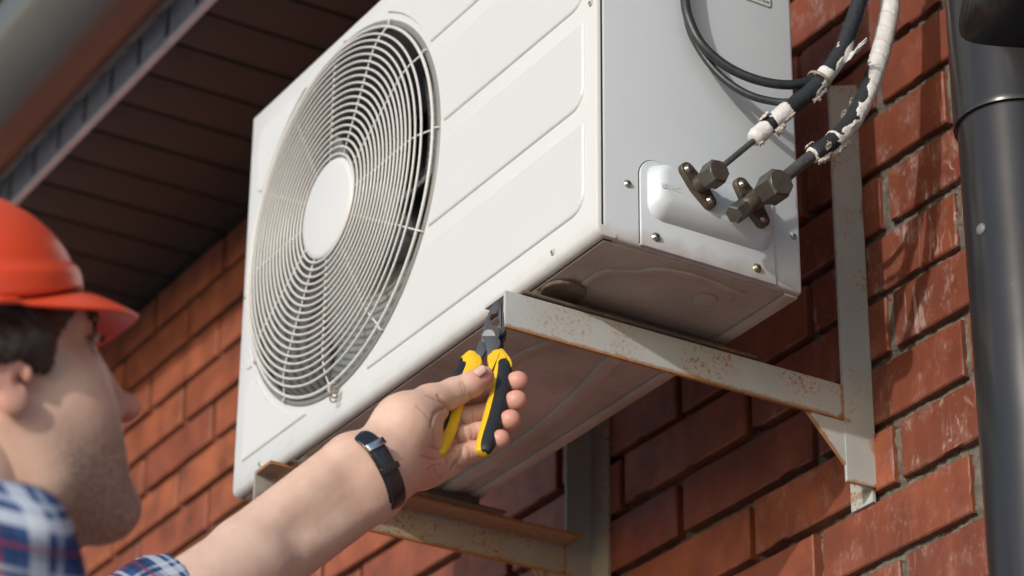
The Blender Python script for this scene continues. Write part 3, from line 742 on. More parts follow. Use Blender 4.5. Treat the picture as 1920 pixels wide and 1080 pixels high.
# ------------------------------------------------------------------ refrigerant pipes, insulation and cables
def P3(*L):
    return [onp(u, v, 'x', x) for u, v, x in L]
def wrapped(path, r, whitefn, name, parent, seed, spiral=0.0):
    """thick sleeve along a path; whitefn(s, side) says how much of the white tape is left"""
    P = [Vector(p) for p in crom(path, 26)]; m = len(P); n = 44
    s_ = [0.0]
    for i in range(1, m): s_.append(s_[-1] + (P[i] - P[i - 1]).length)
    tot = s_[-1]
    # resample densely
    K = int(tot / 0.0011); Q = []; SS = []; j = 0
    for k in range(K + 1):
        t = tot * k / K
        while j < m - 2 and s_[j + 1] < t: j += 1
        f = (t - s_[j]) / max(1e-9, s_[j + 1] - s_[j]); Q.append(P[j].lerp(P[j + 1], f)); SS.append(t)
    V = []; F = []; wh = []; spi = []; u = None
    for i, q_ in enumerate(Q):
        T = (Q[min(i + 1, K)] - Q[max(i - 1, 0)]).normalized()
        if u is None: u = (Vector((1, 0, 0)) - T * T.x).normalized()
        u = (u - T * u.dot(T)).normalized(); w = T.cross(u)
        for k in range(n):
            a = 2 * PI * k / n; d = u * math.cos(a) + w * math.sin(a)
            pos = Vector((SS[i] * 60, math.cos(a) * 1.1 + seed * 7, math.sin(a) * 1.1))
            nz = noise.noise(pos) * 0.6 + noise.noise(pos * 2.6) * 0.35 + noise.noise(pos * 6) * 0.18
            viewside = d.dot(Vector((1, 0, 0)))           # position round the sleeve
            wv = whitefn(SS[i], d) + nz * 1.25
            wv = 1 / (1 + math.exp(-14 * (wv - 0.5)))
            rr = r * (1 + 0.035 * noise.noise(pos * 0.8 + Vector((5, 0, 0)))) + 0.0007 * wv + 0.00045 * noise.noise(pos * 5) 
            sp_ = 1.0
            if spiral:
                ph = (SS[i] / spiral + a / (2 * PI)) % 1.0; sp_ = min(ph, 1 - ph) * 2; rr += 0.0005 * ph * wv
            tt = min(1, SS[i] / 0.006); rr *= 0.62 + 0.38 * math.sqrt(tt)
            V.append(q_ + d * rr); wh.append(wv); spi.append(sp_)
    for i in range(K):
        for k in range(n):
            l = (k + 1) % n; F.append((i * n + k, i * n + l, (i + 1) * n + l, (i + 1) * n + k))
    F.append(tuple(range(n))[::-1]); F.append(tuple(K * n + k for k in range(n)))
    me = mesh(name, V, F)
    for nm, dat in (('white', wh), ('spiral', spi)):
        at = me.attributes.new(nm, 'FLOAT', 'POINT'); at.data.foreach_set('value', dat)
    return link(name, me, M['wrap'], parent), Q, SS
def flap(name, parent, o, along, out, L, Wd, curl, seed, mat=None):
    """torn curled piece of tape with a ragged free edge"""
    along, out = Vector(along).normalized(), Vector(out).normalized(); n_ = along.cross(out).normalized(); vs = []; nu, nv = 12, 16
    L *= 1.25; Wd *= 1.15
    for i in range(nu + 1):
        for j in range(nv + 1):
            w_ = j / nv - 0.5
            Lj = L * (0.55 + 0.75 * abs(noise.noise(Vector((j * 0.45, seed * 1.7, 0)))) + 0.55 * max(0, noise.noise(Vector((j * 1.3, seed * 3.3, 5)))) - 0.5 * abs(w_))
            t = i / nu; a = curl * t * (1 + 0.5 * noise.noise(Vector((w_ * 4, seed, 2))))
            x = Lj * (math.sin(a) / curl if abs(curl) > 0.01 else t); y = Lj * ((1 - math.cos(a)) / curl if abs(curl) > 0.01 else 0)
            vs.append(Vector(o) + out * x + n_ * (y + 0.0016 * noise.noise(Vector((t * 5, w_ * 9, seed)))) + along * (w_ * Wd * (1 + 0.3 * t * noise.noise(Vector((seed, 1, 2)))) + 0.002 * t * noise.noise(Vector((t * 3, seed, 9)))))
    fs = [(i * (nv + 1) + j, i * (nv + 1) + j + 1, (i + 1) * (nv + 1) + j + 1, (i + 1) * (nv + 1) + j) for i in range(nu) for j in range(nv)]
    ob = link(name, mesh(name, vs, fs), mat or M['tape_torn'], parent); mo = ob.modifiers.new('s', 'SOLIDIFY'); mo.thickness = 0.0005; return ob
def sm(a, b, x): t = max(0, min(1, (x - a) / (b - a))); return t * t * (3 - 2 * t)

CR = CAM_R @ Vector((1, 0, 0))      # sideways direction used to say which flank of a sleeve kept its tape
def build_pipes():
    # thinner line from the small valve
    root = empty('insulated_pipe', onp(1420, 262, 'x', 0.052), 'mostly black insulated pipe with torn white tape ends, from the small valve', 'pipe', 'insulated copper pipes')
    st = c1 + Vector((0.026, 0.004, 0.004))
    MB().tube(crom([st, onp(1362, 306, 'x', 0.046), onp(1390, 283, 'x', 0.049), onp(1425, 254, 'x', 0.053), onp(1445, 236, 'x', 0.056)], 8), 0.0031, 16).build('copper_tube', M['tube'], root)
    path = P3((1411, 263, 0.051), (1440, 238, 0.055), (1478, 205, 0.058), (1520, 172, 0.063), (1556, 130, 0.067), (1580, 92, 0.068), (1600, 40, 0.068), (1614, -8, 0.067), (1628, -70, 0.066), (1640, -150, 0.066))
    def wf(s, d):
        v = 1.15 - 1.3 * sm(0.056, 0.060, s)
        v -= 1.3 * (sm(0.021, 0.023, s) - sm(0.030, 0.032, s)) * (0.5 + 0.8 * max(0, d.dot(CR)))
        v += 1.2 * (sm(0.113, 0.115, s) - sm(0.128, 0.131, s))
        v += (sm(0.09, 0.10, s) - sm(0.17, 0.19, s)) * (1.1 * sm(0.35, 0.8, d.dot(CR)))
        return v
    ins, Q, SS = wrapped(path, 0.0086, wf, 'insulation', root, 1)
    def at(s): return Q[min(range(len(SS)), key=lambda i: abs(SS[i] - s))]
    def tan(s): i = min(range(len(SS)), key=lambda i: abs(SS[i] - s)); return (Q[min(i + 3, len(Q) - 1)] - Q[max(0, i - 3)]).normalized()
    toward = (CAM_C - at(0.05)).normalized(); up = Vector((0, 0, 1))
    for k, (s, dv, L, Wd, cu) in enumerate(((0.028, up * 1.0 - CR * 0.6 + toward * .5, 0.009, 0.014, 2.6), (0.031, -up * 0.4 + CR + toward * 0.4, 0.008, 0.013, 1.8), (0.003, -CR * .4 - up + toward * .5, 0.005, 0.008, 2.8), (0.05, CR + toward * 0.2, 0.005, 0.014, -1.2), (0.098, CR * 1.0, 0.005, 0.02, 1.5), (0.115, -CR, 0.005, 0.01, 2.0))):
        t = tan(s); o_ = (dv - t * dv.dot(t)).normalized(); flap('torn_tape', root, at(s) + o_ * 0.0084, t, o_, L, Wd, cu, k + 1)
    # big loose flap of white tape
    t = tan(0.15); o_ = (CR * 1.0 + up * 0.25 + toward * .2).normalized(); f = flap('torn_tape', root, at(0.152) + CR * 0.006, t, o_, 0.026, 0.017, -1.1, 21, M['tape_w'])
    flap('torn_tape', root, at(0.135) + CR * 0.0075, t, (CR * .6 + up * .6).normalized(), 0.015, 0.018, -0.9, 25, M['tape_w'])
    # cable tie ring
    q_ = at(0.117); t = tan(0.117); u = t.orthogonal().normalized(); w = t.cross(u)
    c_ = q_ + CR * -0.002
    tie = MB().tube([c_ + u * (0.0125 * math.cos(a)) + w * (0.0118 * math.sin(a)) + t * 0.002 * math.sin(a) for a in [2 * PI * k / 40 for k in range(40)]], (0.0018, 0.0009), 8, closed=True, up=t)
    tag(tie.build('cable_tie', M['tie'], None), 'brown plastic tie looped round the black insulated pipe', 'cable tie')
    # thicker line from the large valve
    root2 = empty('insulated_pipe', onp(1525, 290, 'x', 0.06), 'thicker insulated pipe in spiral white tape, peeled to black near the large valve', 'pipe', 'insulated copper pipes')
    st = c2 + Vector((0.036, 0.006, 0.006))
    MB().tube(crom([st, onp(1470, 334, 'x', 0.058), onp(1498, 311, 'x', 0.062), onp(1528, 288, 'x', 0.066), onp(1550, 272, 'x', 0.068)], 8), 0.0062, 20).build('copper_tube', M['tube'], root2)
    path = P3((1521, 293, 0.065), (1553, 272, 0.069), (1585, 242, 0.070), (1610, 205, 0.070), (1632, 158, 0.068), (1648, 110, 0.065), (1660, 62, 0.062), (1669, 10, 0.060), (1676, -50, 0.058), (1682, -140, 0.056))
    def wf2(s, d):
        r_ = d.dot(CR) + 0.3 * d.dot(Vector((0, 0, -1)))
        v = -0.25 + 1.5 * sm(0.100, 0.150, s + 0.045 * d.dot(CR))
        v += 1.15 * sm(0.05, 0.55, r_ + 0.25 * math.sin(s * 170)) * sm(0.022, 0.045, s)
        v += 1.0 * (1 - sm(0.002, 0.005, s)) + 1.1 * (sm(0.0335, 0.0345, s) - sm(0.0375, 0.0385, s))
        v += 0.7 * (sm(0.006, 0.01, s) - sm(0.02, 0.024, s)) * sm(0.3, 0.6, r_)
        return v
    ins2, Q, SS = wrapped(path, 0.0092, wf2, 'insulation', root2, 5, spiral=0.021)
    for k, (s, dv, L, Wd, cu) in enumerate(((0.006, up - CR * .8 + toward * .4, 0.005, 0.010, 2.4), (0.008, -up + CR * 0.4 + toward * .5, 0.006, 0.014, 2.0), (0.018, CR * .2 + toward, 0.006, 0.007, -2.0), (0.030, CR - up * .8, 0.007, 0.018, 1.7), (0.038, CR - up * .5, 0.006, 0.014, 1.4), (0.078, -CR, 0.005, 0.010, 1.6), (0.100, -CR - up * .2, 0.005, 0.010, 1.9), (0.06, CR * .2 + toward, 0.004, 0.012, 2))):
        t = tan(s); o_ = (dv - t * dv.dot(t)).normalized(); flap('torn_tape', root2, at(s) + o_ * 0.009, t, o_, L, Wd, cu, k + 41)
    # black cables
    for nm, lab, r, L in (('cable', 'upper thick black cable bending across the side of the air conditioner into the pipe', 0.0049, ((1281, -90, 0.012), (1283, -20, 0.014), (1290, 30, 0.018), (1315, 82, 0.024), (1362, 124, 0.032), (1420, 150, 0.044), (1480, 159, 0.055), (1530, 148, 0.062), (1553, 128, 0.067))),
                          ('cable', 'lower thin black cable hanging close to the side of the air conditioner', 0.0040, ((1283, -90, 0.006), (1284, -20, 0.006), (1290, 40, 0.007), (1305, 80, 0.010), (1335, 125, 0.018), (1370, 158, 0.028), (1412, 181, 0.040), (1455, 191, 0.052), (1480, 192, 0.060)))):
        o = MB().tube(crom(P3(*L), 12), r, 20).build(nm, M['cable'], None); tag(o, lab, 'cable', 'black cables of the air conditioner')
M['tape_w'] = simple('white_tape', (0.62, 0.63, 0.65), 0.42, 0, 0.25, 120, 0.4)
build_pipes()

# ------------------------------------------------------------------ pliers
def pl_pt(u, v, off=0.0):
    """pliers lie in a plane tilted from the eye: tip far, grips near; off is towards the eye"""
    d = 2.745 + (v - 565) / 285.0 * (2.590 - 2.745)
    return px(u, v, d) + (CAM_R @ Vector((0, 0.35, 0.94))).normalized() * off
def pz(L): return [(780 + x * 0.31496, 540 + y * 0.3148) for x, y in L]
def slab(mb, poly, o0, o1, bev=0.0008):
    """extruded outline with softened front edge; poly in photo pixels"""
    b = bmesh.new(); vs = [b.verts.new(pl_pt(u, v, o0)) for u, v in poly]; f = b.faces.new(vs)
    nrm = (CAM_R @ Vector((0, 0.35, 0.94))).normalized()
    r = bmesh.ops.extrude_face_region(b, geom=[f]); nv = [g for g in r['geom'] if isinstance(g, bmesh.types.BMVert)]
    for v in nv: v.co += nrm * (o1 - o0)
    top = set(nv); ed = [e for e in b.edges if e.verts[0] in top and e.verts[1] in top]
    bmesh.ops.bevel(b, geom=ed, offset=bev, segments=2, profile=0.5, affect='EDGES')
    bmesh.ops.recalc_face_normals(b, faces=b.faces); mb.bm(b)
def smooth_poly(L, n=5): 
    P = [np.array(p, float) for p in L]; out = []; m = len(P)
    for i in range(m):
        a, b, c, d = P[(i - 1) % m], P[i], P[(i + 1) % m], P[(i + 2) % m]
        for k in range(n):
            t = k / n; out.append(tuple(0.5 * (2 * b + (c - a) * t + (2 * a - 5 * b + 4 * c - d) * t * t + (3 * b - a - 3 * c + d) * t ** 3)))
    return out
def grip(mb, cl, off, n=28, k=1.0, sq=2.6):
    """rounded handle: cl = (u, v, half width px, half thickness m)"""
    C = crom(cl, 8); pts = [pl_pt(c[0], c[1], off) for c in C]
    prof = []
    for i in range(n):
        a = 2 * PI * i / n; c_, s_ = math.cos(a), math.sin(a)
        prof.append((math.copysign(abs(c_) ** (2 / sq), c_), math.copysign(abs(s_) ** (2 / sq), s_)))
    R_ = [(c[2] / FPX * 2.64 * k, c[3]) for c in C]
    R_[0] = (R_[0][0] * 0.72, R_[0][1] * 0.7); R_[-1] = (R_[-1][0] * 0.55, R_[-1][1] * 0.6)
    mb.tube(pts, R_, n, prof=prof, up=CAM_R @ Vector((1, 0, 0)))
def build_pliers():
    root = empty('pliers', pl_pt(918, 635), 'combination pliers with grey jaws and yellow and black grips held open in the raised hand', 'pliers')
    steel = Mt('pliers_steel', (0.20, 0.205, 0.215), 0.38, 0.75); steel.bump(steel.noise(500, 3), 0.15, 0.0003)
    steel.col(steel.mix(steel.noise(60, 4), (0.155, 0.16, 0.17), (0.25, 0.255, 0.265))); steel = steel.m
    yel = simple('grip_yellow', (0.80, 0.50, 0.015), 0.42, 0, 0.08, 40); blk = simple('grip_black', (0.014, 0.019, 0.024), 0.48, 0, 0.3, 200, 0.3, bs=700)
    # left jaw runs into the right handle arm, right jaw into the left one
    jl = smooth_poly(pz([(468, 88), (492, 84), (488, 110), (482, 150), (455, 158), (440, 182), (440, 205), (452, 222), (470, 226), (490, 236), (499, 258), (497, 285), (488, 300), (500, 312), (500, 345), (470, 385), (430, 415), (424, 400), (431, 335), (395, 318), (389, 262), (396, 255), (415, 190), (440, 135)]), 3)
    jr = smooth_poly(pz([(508, 92), (513, 100), (523, 150), (527, 240), (520, 262), (505, 275), (500, 240), (482, 222), (498, 205), (500, 180), (490, 160), (498, 120)]), 3)
    la = smooth_poly(pz([(388, 295), (400, 316), (430, 334), (415, 375), (385, 420), (352, 400), (365, 350)]), 3)
    m = MB(); slab(m, jr, -0.011, -0.001); slab(m, la, -0.009, -0.0005); m.build('jaw', steel, root, auto=35)
    m = MB(); slab(m, jl, -0.010, 0.0012, 0.0007); jaw = m.build('jaw', steel, root, auto=35)
    # far cheeks of the jaws, seen at the right edge
    m = MB(); slab(m, pz([(500, 260), (523, 240), (540, 225), (536, 262), (520, 285), (522, 330), (500, 372), (488, 370), (497, 330), (488, 300)]), -0.020, -0.009); m.build('cutter', simple('pliers_dark', (0.05, 0.045, 0.042), 0.4, 0.6), root, auto=35)
    m = MB(); cpt = pl_pt(*pz([(434, 285)])[0], 0.0012); nrm = (CAM_R @ Vector((0, 0.35, 0.94))).normalized()
    m.lathe(cpt, nrm, [(0.0062, -0.001), (0.0062, 0.0001), (0.0058, 0.0004), (0.0, 0.0004)], 40); m.build('pivot', simple('pivot_steel', (0.30, 0.30, 0.32), 0.4, 0.7), root, auto=35)
    # right handle: yellow body, black inlay on its outer side
    m = MB(); grip(m, [(926, 660, 12, .0050), (932, 668, 17, .0062), (938, 680, 20, .0068), (940, 700, 20, .0070), (936, 735, 19, .0068), (926, 775, 19, .0066), (914, 815, 18, .0064), (907, 838, 16, .0058), (904, 848, 12, .0045)], -0.0045)
    m.build('handle', yel, root)
    m = MB(); grip(m, [(941, 676, 15, .0045), (945, 690, 15, .0062), (944, 712, 15.5, .0066), (939, 745, 15.5, .0066), (929, 785, 15.5, .0064), (918, 820, 15, .0060), (912, 838, 13, .0052), (910, 847, 9, .0035)], -0.0022)
    h = bpy.data.objects['handle']; m.build('grip_inlay', blk, h)
    # left handle: inlay above the thumb on its left, lower end on the palm
    m = MB(); grip(m, [(882, 659, 9, .0045), (884, 668, 17, .0060), (886, 682, 18, .0065), (876, 700, 15, .0062), (864, 725, 14, .0060), (855, 760, 13, .0058), (846, 795, 12.5, .0056), (834, 825, 12, .0054), (826, 843, 11, .0045), (824, 850, 7, .0035)], -0.0065)
    h2 = m.build('handle', yel, root)
    m = MB(); grip(m, [(868, 672, 9, .0040), (869, 684, 11, .0056), (862, 700, 11, .0060), (855, 725, 12, .0058), (843, 760, 12, .0056), (834, 795, 11, .0056), (823, 822, 10, .0050), (816, 842, 7, .0038)], -0.0060)
    m.build('grip_inlay', blk, h2)
    # moulded shoulders of the grips
    m = MB(); slab(m, smooth_poly(pz([(428, 405), (500, 366), (520, 372), (560, 420), (574, 462), (560, 478), (540, 430), (520, 412), (490, 418), (462, 450), (458, 510), (445, 520), (434, 460)]), 3), -0.012, 0.0030, 0.0012); m.build('shoulder', yel, h, auto=60)
    m = MB(); slab(m, smooth_poly(pz([(268, 410), (318, 368), (352, 385), (384, 405), (390, 450), (350, 490), (300, 522), (285, 522), (310, 470), (312, 440), (290, 420), (268, 416)]), 3), -0.014, 0.0000, 0.0012); m.build('shoulder', yel, h2, auto=60)
build_pliers()

# ------------------------------------------------------------------ implicit surfaces for the body
def v3(a): return np.array(a, float)
class Sdf:
    def __init__(s): s.ops = []
    def cone(s, a, ra, b, rb, k=0.006): s.ops.append(('c', v3(a), ra, v3(b), rb, k)); return s
    def ell(s, c, r, k=0.006, R=None, sub=False): s.ops.append(('s' if sub else 'e', v3(c), v3(r), None if R is None else np.array(R, float), 0, k)); return s
    def bounds(s):
        lo = np.full(3, 9e9); hi = -lo
        for o in s.ops:
            if o[0] == 'c':
                for p, r in ((o[1], o[2]), (o[3], o[4])): lo = np.minimum(lo, p - r); hi = np.maximum(hi, p + r)
            elif o[0] == 'e': m = o[2].max(); lo = np.minimum(lo, o[1] - m); hi = np.maximum(hi, o[1] + m)
        return lo, hi
    def __call__(s, P):
        D = None
        for o in s.ops:
            if o[0] == 'c':
                a, ra, b, rb, k = o[1:]; ba = b - a; l2 = ba @ ba; pa = P - a
                h = np.clip((pa @ ba) / l2, 0, 1)
                d = np.sqrt(((pa - h[..., None] * ba) ** 2).sum(-1)) - (ra + (rb - ra) * h)
            else:
                c, r, R, _, k = o[1:]; q_ = P - c
                if R is not None: q_ = q_ @ R.T
                k0 = np.sqrt(((q_ / r) ** 2).sum(-1)); k1 = np.sqrt(((q_ / (r * r)) ** 2).sum(-1)) + 1e-9
                d = k0 * (k0 - 1) / k1
            if D is None: D = d
            elif o[0] == 's': h = np.clip(0.5 - 0.5 * (D + d) / k, 0, 1); D = D * (1 - h) + (-d) * h + k * h * (1 - h)
            else: h = np.clip(0.5 + 0.5 * (d - D) / k, 0, 1); D = d * (1 - h) + D * h - k * h * (1 - h)
        return D
def surface_net(fn, lo, hi, h, clip=None):
    lo = np.array(lo) - 2.5 * h; hi = np.array(hi) + 2.5 * h
    N = np.ceil((hi - lo) / h).astype(int) + 1
    ax = [lo[i] + h * np.arange(N[i]) for i in range(3)]
    F = np.empty(N, np.float32)
    G1, G2 = np.meshgrid(ax[1], ax[2], indexing='ij')
    for i0 in range(0, N[0], 16):
        i1 = min(N[0], i0 + 16)
        P = np.empty((i1 - i0, N[1], N[2], 3)); P[..., 0] = ax[0][i0:i1, None, None]; P[..., 1] = G1; P[..., 2] = G2
        F[i0:i1] = fn(P)
    S = F < 0
    nx, ny, nz = N - 1
    cnt = np.zeros((nx, ny, nz), np.int8)
    for a in (0, 1):
        for b in (0, 1):
            for c in (0, 1): cnt += S[a:a + nx, b:b + ny, c:c + nz]
    act = (cnt > 0) & (cnt < 8); ids = -np.ones((nx, ny, nz), np.int64); idx = np.argwhere(act); ids[act] = np.arange(len(idx))
    acc = np.zeros((len(idx), 3)); n = np.zeros(len(idx)); I, J, K = idx.T
    cor = [(a, b, c) for a in (0, 1) for b in (0, 1) for c in (0, 1)]
    for p in cor:
        for d in range(3):
            if p[d] == 1: continue
            q_ = list(p); q_[d] = 1
            f0 = F[I + p[0], J + p[1], K + p[2]]; f1 = F[I + q_[0], J + q_[1], K + q_[2]]
            m = (f0 < 0) != (f1 < 0); t = f0[m] / (f0[m] - f1[m])
            v = np.zeros((m.sum(), 3)) + np.array(p, float); v[:, d] += t; acc[m] += v; n[m] += 1
    V = (idx + acc / n[:, None]) * h + lo; Q = []
    for d in range(3):
        e, g = [(1, 2), (2, 0), (0, 1)][d]
        A = S[tuple(slice(0, -1) if i == d else slice(None) for i in range(3))]; B = S[tuple(slice(1, None) if i == d else slice(None) for i in range(3))]
        C = np.argwhere(A != B); sg = A[tuple(C.T)]
        ok = (C[:, e] > 0) & (C[:, g] > 0) & (C[:, e] < N[e] - 1) & (C[:, g] < N[g] - 1); C = C[ok]; sg = sg[ok]
        def at(de, dg):
            c = C.copy(); c[:, e] += de; c[:, g] += dg; return ids[tuple(c.T)]
        q_ = np.stack([at(-1, -1), at(0, -1), at(0, 0), at(-1, 0)], 1); q_[~sg] = q_[~sg][:, ::-1]; Q.append(q_)
    return V, np.concatenate(Q)
def np_mesh(name, parts):
    V = []; F = []; o = 0
    for v, f in parts: V.append(v); F.append(f + o); o += len(v)
    V = np.concatenate(V); F = np.concatenate(F)
    me = bpy.data.meshes.new(name); me.vertices.add(len(V)); me.vertices.foreach_set('co', V.ravel().astype(np.float32))
    me.loops.add(len(F) * 4); me.loops.foreach_set('vertex_index', F.ravel().astype(np.int32)); me.polygons.add(len(F))
    me.polygons.foreach_set('loop_start', np.arange(0, len(F) * 4, 4, dtype=np.int32)); me.polygons.foreach_set('loop_total', np.full(len(F), 4, np.int32))
    me.update(calc_edges=True); me.validate(); return me

def mat_skin():
    m = Mt('skin', (0.5, 0.33, 0.25), 0.48, spec=0.4)
    m.b.inputs['Subsurface Weight'].default_value = 0.15; m.b.inputs['Subsurface Radius'].default_value = (0.012, 0.004, 0.002); m.b.inputs['Subsurface Scale'].default_value = 0.5
    c = m.mix(m.ramp(m.noise(28, 5, 0.6), [(0.35, 0.0), (0.68, 1.0)]), (0.66, 0.475, 0.39), (0.58, 0.375, 0.30))
    c = m.mix(m.math('MULTIPLY', m.ramp(m.noise(75, 4, 0.65), [(0.5, 0.0), (0.72, 1.0)]), 0.35), c, (0.60, 0.33, 0.27))
    c = m.mix(m.math('MULTIPLY', m.ramp(m.noise(9, 2), [(0.5, 0.0), (0.7, 1.0)]), 0.25), c, (0.50, 0.40, 0.34))
    red = m.attr('flush').outputs['Fac']; c = m.mix(m.math('MULTIPLY', red, 0.95), c, (0.62, 0.24, 0.19))
    cr = m.attr('crease').outputs['Fac']; c = m.mix(m.math('MULTIPLY', cr, 0.5), c, (0.33, 0.15, 0.11))
    bd = m.attr('beard').outputs['Fac']; st = m.ramp(m.noise(420, 2), [(0.35, 0.35), (0.6, 1.0)])
    c = m.mix(m.math('MULTIPLY', m.math('MULTIPLY', bd, st), 0.78), c, (0.14, 0.105, 0.08))
    m.col(c); m.bump(m.noise(70, 4, 0.6), 0.25, 0.0016); m.bump(m.noise(260, 4, 0.6), 0.3, 0.0006); m.bump(m.noise(900, 2), 0.12, 0.0003); return m.m
M['skin'] = mat_skin()
M['hair'] = simple('hair_dark', (0.055, 0.045, 0.040), 0.5, 0, 0.5, 220, 0.8, bs=260)

# frame of the head
def camdir(x, y, z): return (CAM_R @ Vector((x, y, z))).normalized()
hU = camdir(-0.25, 0.96, -0.10)
f0 = camdir(0.857, 0.0, -0.515); hF = (f0 - hU * f0.dot(hU)).normalized()
hN = hF.cross(hU)
if hN.dot(CAM_R @ Vector((0, 0, 1))) < 0: hN = -hN                 # towards the near ear (his right)
HD = 2.00; HS = 0.945
HC = px(28, 700, HD) - hN * 0.072 * HS
HM = np.array([hF[:], hN[:], hU[:]])                              # local -> world rows
def hl(x, y, z): return HC + (hF * x + hN * y + hU * z) * HS
def head_sdf():
    s = Sdf()
    s.ell((-0.012, 0, 0.052), (0.098, 0.076, 0.082), 0.01)
    s.ell((0.030, 0, -0.012), (0.068, 0.060, 0.088), 0.02)
    for y in (-1, 1):
        s.cone((-0.006, y * 0.050, -0.030), 0.018, (0.018, y * 0.044, -0.078), 0.018, 0.03)
        s.cone((0.018, y * 0.044, -0.078), 0.018, (0.074, y * 0.015, -0.110), 0.018, 0.025)
        s.ell((0.052, y * 0.037, -0.020), (0.030, 0.026, 0.026), 0.02)
        s.cone((0.058, y * 0.034, -0.045), 0.018, (0.066, y * 0.022, -0.085), 0.016, 0.02)
        s.cone((0.084, y * 0.014, 0.034), 0.011, (0.066, y * 0.045, 0.036), 0.011, 0.012)
    s.ell((0.032, 0, -0.058), (0.060, 0.056, 0.056), 0.03)
    s.ell((0.082, 0, -0.108), (0.020, 0.022, 0.019), 0.015)
    s.cone((0.00, 0, -0.060), 0.045, (0.055, 0, -0.098), 0.022, 0.03)
    for y in (-1, 1): s.ell((0.096, y * 0.031, 0.016), (0.017, 0.017, 0.012), 0.012, sub=True)
    s.cone((0.088, 0, 0.022), 0.0085, (0.103, 0, -0.028), 0.0110, 0.008)
    s.ell((0.1115, 0, -0.034), (0.0130, 0.0130, 0.0115), 0.006)
    for y in (-1, 1): s.ell((0.097, y * 0.0130, -0.036), (0.0105, 0.0075, 0.0082), 0.005)
    for y in (-1, 1): s.ell((0.103, y * 0.0095, -0.0455), (0.0075, 0.0055, 0.0075), 0.003, sub=True)
    s.cone((0.084, 0.022, -0.068), 0.006, (0.0930, 0, -0.064), 0.0080, 0.008); s.cone((0.084, -0.022, -0.068), 0.006, (0.0930, 0, -0.064), 0.0080, 0.008)
    s.cone((0.082, 0.020, -0.075), 0.007, (0.0905, 0, -0.077), 0.0085, 0.008); s.cone((0.082, -0.020, -0.075), 0.007, (0.0905, 0, -0.077), 0.0085, 0.008)
    # ears
    for y in (-1, 1):
        s.ell((-0.014, y * 0.078, 0.010), (0.019, 0.0065, 0.022), 0.006)
        s.ell((-0.008, y * 0.0765, -0.018), (0.0125, 0.006, 0.0135), 0.005)
        s.ell((-0.008, y * 0.085, 0.008), (0.0105, 0.0055, 0.013), 0.004, sub=True)
        s.ell((0.000, y * 0.084, -0.006), (0.0065, 0.007, 0.007), 0.004, sub=True)
        s.ell((0.007, y * 0.076, -0.002), (0.0045, 0.0055, 0.0075), 0.004)
    return s
shR = HC + Vector((0.185, -0.055, -0.225)); shL = HC + Vector((-0.205, -0.030, -0.215)); nb = HC + Vector((-0.005, -0.055, -0.160))
ELB = px(246, 1215, 2.405)

ARM = []   # (px u, v, depth, radius)
def hand_sdf():
    s = Sdf(); A = lambda *a: v3(px(*a)[:])
    perp = (CAM_R @ Vector((-0.5, 0.85, 0))).normalized()      # image-up side of the forearm (thumb side)
    pv = np.array(perp[:])
    s.cone(np.array(ELB[:]), 0.043, A(470, 1057, 2.475), 0.0395, 0.008)
    # two bones side by side give the flattened wrist
    s.cone(A(470, 1053, 2.475) + pv * 0.0105, 0.0300, A(668, 886, 2.548) + pv * 0.0145, 0.0210, 0.008)
    s.cone(A(470, 1053, 2.475) - pv * 0.0105, 0.0300, A(692, 908, 2.552) - pv * 0.0120, 0.0210, 0.008)
    s.cone(A(560, 980, 2.51), 0.027, A(680, 897, 2.55), 0.0225, 0.008)
    # wrist to palm
    s.cone(A(672, 876, 2.55), 0.0225, A(760, 800, 2.600), 0.0260, 0.02)
    s.cone(A(705, 915, 2.552), 0.0215, A(800, 862, 2.620), 0.0195, 0.02)
    s.cone(A(700, 890, 2.552), 0.022, A(815, 815, 2.642), 0.0195, 0.02)
    # thenar mass and thumb
    s.ell(A(760, 800, 2.594), (0.027, 0.027, 0.027), 0.015)
    s.cone(A(762, 794, 2.592), 0.0250, A(806, 757, 2.620), 0.0165, 0.012)
    s.cone(A(806, 757, 2.620), 0.0165, A(852, 735, 2.639), 0.0128, 0.008)
    s.cone(A(852, 735, 2.639), 0.0122, A(884, 722, 2.6445), 0.0108, 0.006)
    s.cone(A(884, 720, 2.6445), 0.0112, A(907, 706, 2.649), 0.0098, 0.006)
    # heel and outer palm
    s.ell(A(792, 870, 2.612), (0.0195, 0.0195, 0.0195), 0.014)
    s.cone(A(795, 870, 2.613), 0.0185, A(840, 868, 2.628), 0.0135, 0.010)
    s.cone(A(815, 815, 2.646), 0.017, A(848, 800, 2.656), 0.0130, 0.010)
    s.cone(A(800, 850, 2.634), 0.018, A(845, 835, 2.646), 0.0130, 0.010)
    # fingers: mcp, pip, dip, tip
    FG = [((866, 748, 2.671, 0.0108), (900, 742, 2.6755, 0.0102), (938, 727, 2.6745, 0.0088), (973, 715, 2.667, 0.0087)),
          ((870, 783, 2.653, 0.0108), (900, 779, 2.6590, 0.0102), (937, 766, 2.6560, 0.0090), (970, 751, 2.648, 0.0088)),
          ((870, 817, 2.636, 0.0104), (896, 812, 2.6420, 0.0098), (928, 802, 2.6370, 0.0087), (959, 787, 2.629, 0.0085)),
          ((864, 853, 2.618, 0.0102), (888, 846, 2.6240, 0.0092), (912, 838, 2.6190, 0.0080), (940, 823, 2.611, 0.0077))]
    for f in FG:
        for i in range(3):
            a, b = f[i], f[i + 1]; s.cone(A(*a[:3]), a[3], A(*b[:3]), b[3], 0.0022)
        a, b = f[2], f[3]
        t = 0.35; p_ = [a[j] + (b[j] - a[j]) * t for j in range(3)]
        # pulp of the fingertip
        e = v3(px(b[0] - 4, b[1] + 1, b[2] - 0.0015)[:]); s.ell(e, (b[3] * 1.06,) * 3, 0.004)
    return s, FG
